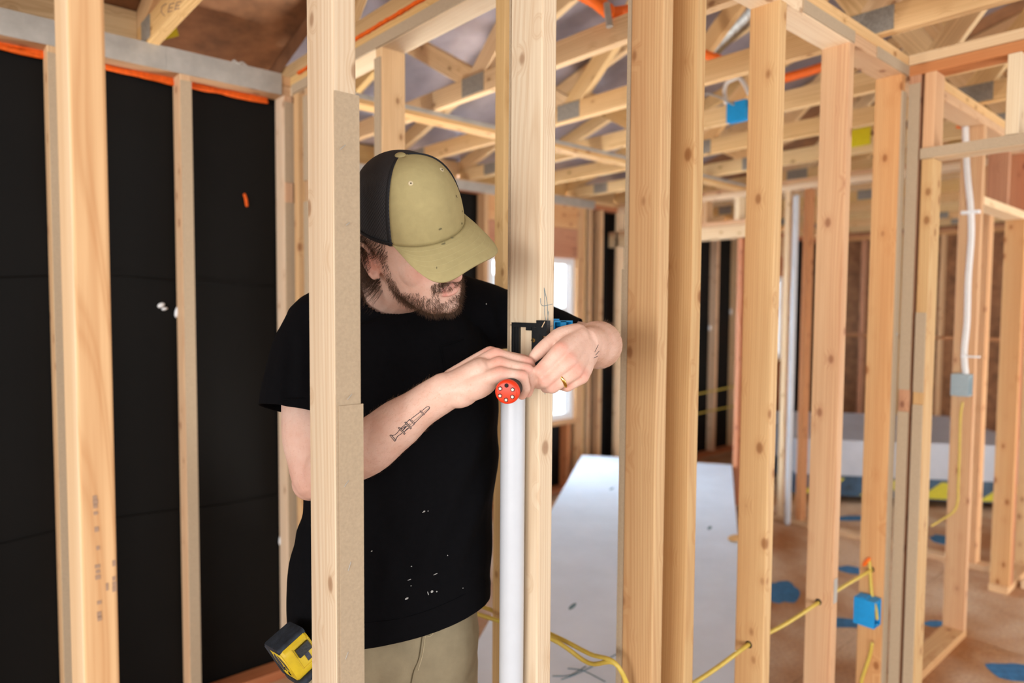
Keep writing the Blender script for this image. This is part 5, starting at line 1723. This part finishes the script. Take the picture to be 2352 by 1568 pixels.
slab(-0.026, 0.026, (-0.036, 0.036, -0.072, 0.0), 0.018, 'case', TAPE_YELLOW, tm)
slab(-0.0275, 0.0275, (0.0262, 0.0385, -0.074, -0.006), 0.006, 'top_bumper', TAPE_RUBBER, tm)
slab(-0.0275, 0.0275, (-0.046, -0.0315, -0.074, 0.002), 0.007, 'bottom_bumper', TAPE_RUBBER, tm)
slab(-0.0278, 0.0278, (-0.036, 0.034, -0.080, -0.066), 0.006, 'back_bumper', TAPE_RUBBER, tm)
G().disc(T(-0.0261, 0.0, -0.034), -A_, 0.0285, 0.0016, 36, V_, 0.0285, 0.96).build('side_disc', TAPE_YELLOW, tm, auto=30)
def patch(pts, h, name, mat, parent, flip=False):
    q = [T(-0.0279 - h, v, n) for v, n in pts]
    q2 = [T(-0.0276, v, n) for v, n in pts]
    k = len(pts)
    return G().add(q + q2, [tuple(range(k)), tuple(reversed(range(k, 2 * k)))] + [(i, k + i, k + (i + 1) % k, (i + 1) % k) for i in range(k)]).build(name, mat, parent)
patch([(0.021, -0.046), (0.023, -0.040), (0.012, -0.036), (0.002, -0.034), (-0.012, -0.038), (-0.018, -0.048), (-0.006, -0.056), (0.010, -0.055)], 0.0004, 'worn_label', TAPE_LABEL, tm)
patch([(0.021, -0.030), (0.016, -0.020), (0.004, -0.012), (-0.008, -0.013), (-0.004, -0.019), (0.006, -0.022), (0.012, -0.028)], 0.0004, 'worn_label', TAPE_LABEL, tm)
def letter(strokes, cv, cn, s):
    g = G()
    for st in strokes:
        g.tube([T(-0.0283, cv + y * s, cn + x * s) for x, y in st], 0.0006, 5, 2)
    return g.build('initial', HOLE_DARK, tm, True)
letter([[(0.8, 0.8), (0.2, 1), (-0.4, 0.4), (-0.4, -0.4), (0.2, -1), (0.8, -0.8)]], -0.008, -0.030, 0.0038)
letter([[(-0.5, -1), (-0.5, 1), (0.4, 0.8), (0.5, 0.4), (-0.4, 0.05), (0.6, -0.3), (0.6, -0.8), (-0.5, -1)]], -0.017, -0.022, 0.0038)
g = G()
P = [T(a, v, 0.0) for a, v in ((0, 0), )]
def boxT(lo, hi, name, mat, parent):
    M = Matrix.Translation(tc_) @ Matrix((A_, V_, Nn)).transposed().to_4x4()
    return G().box(lo, hi, M).build(name, mat, parent)
boxT((-0.006, 0.004, 0.0), (0.020, 0.0205, 0.006), 'slider', BLACK_PLASTIC, tm)
boxT((0.004, -0.012, 0.0), (0.012, 0.003, 0.0015), 'slider_track', TAPE_LABEL, tm)
for q in ((-0.010, -0.018, -0.009, 0.024), (0.022, -0.018, 0.023, 0.024)): boxT((q[0], q[1], 0), (q[2], q[3], 0.0012), 'case_ridge', TAPE_YELLOW, tm)
boxT((-0.010, -0.0185, 0), (0.023, -0.0175, 0.0012), 'case_ridge', TAPE_YELLOW, tm)

for o, t in ((shirt, 'black t-shirt with a chest pocket and pale specks'), (trousers, 'khaki canvas trousers'), (cap, 'khaki front of the cap, with smudges'), (capm, 'black mesh back of the cap')):
    o['label'] = t
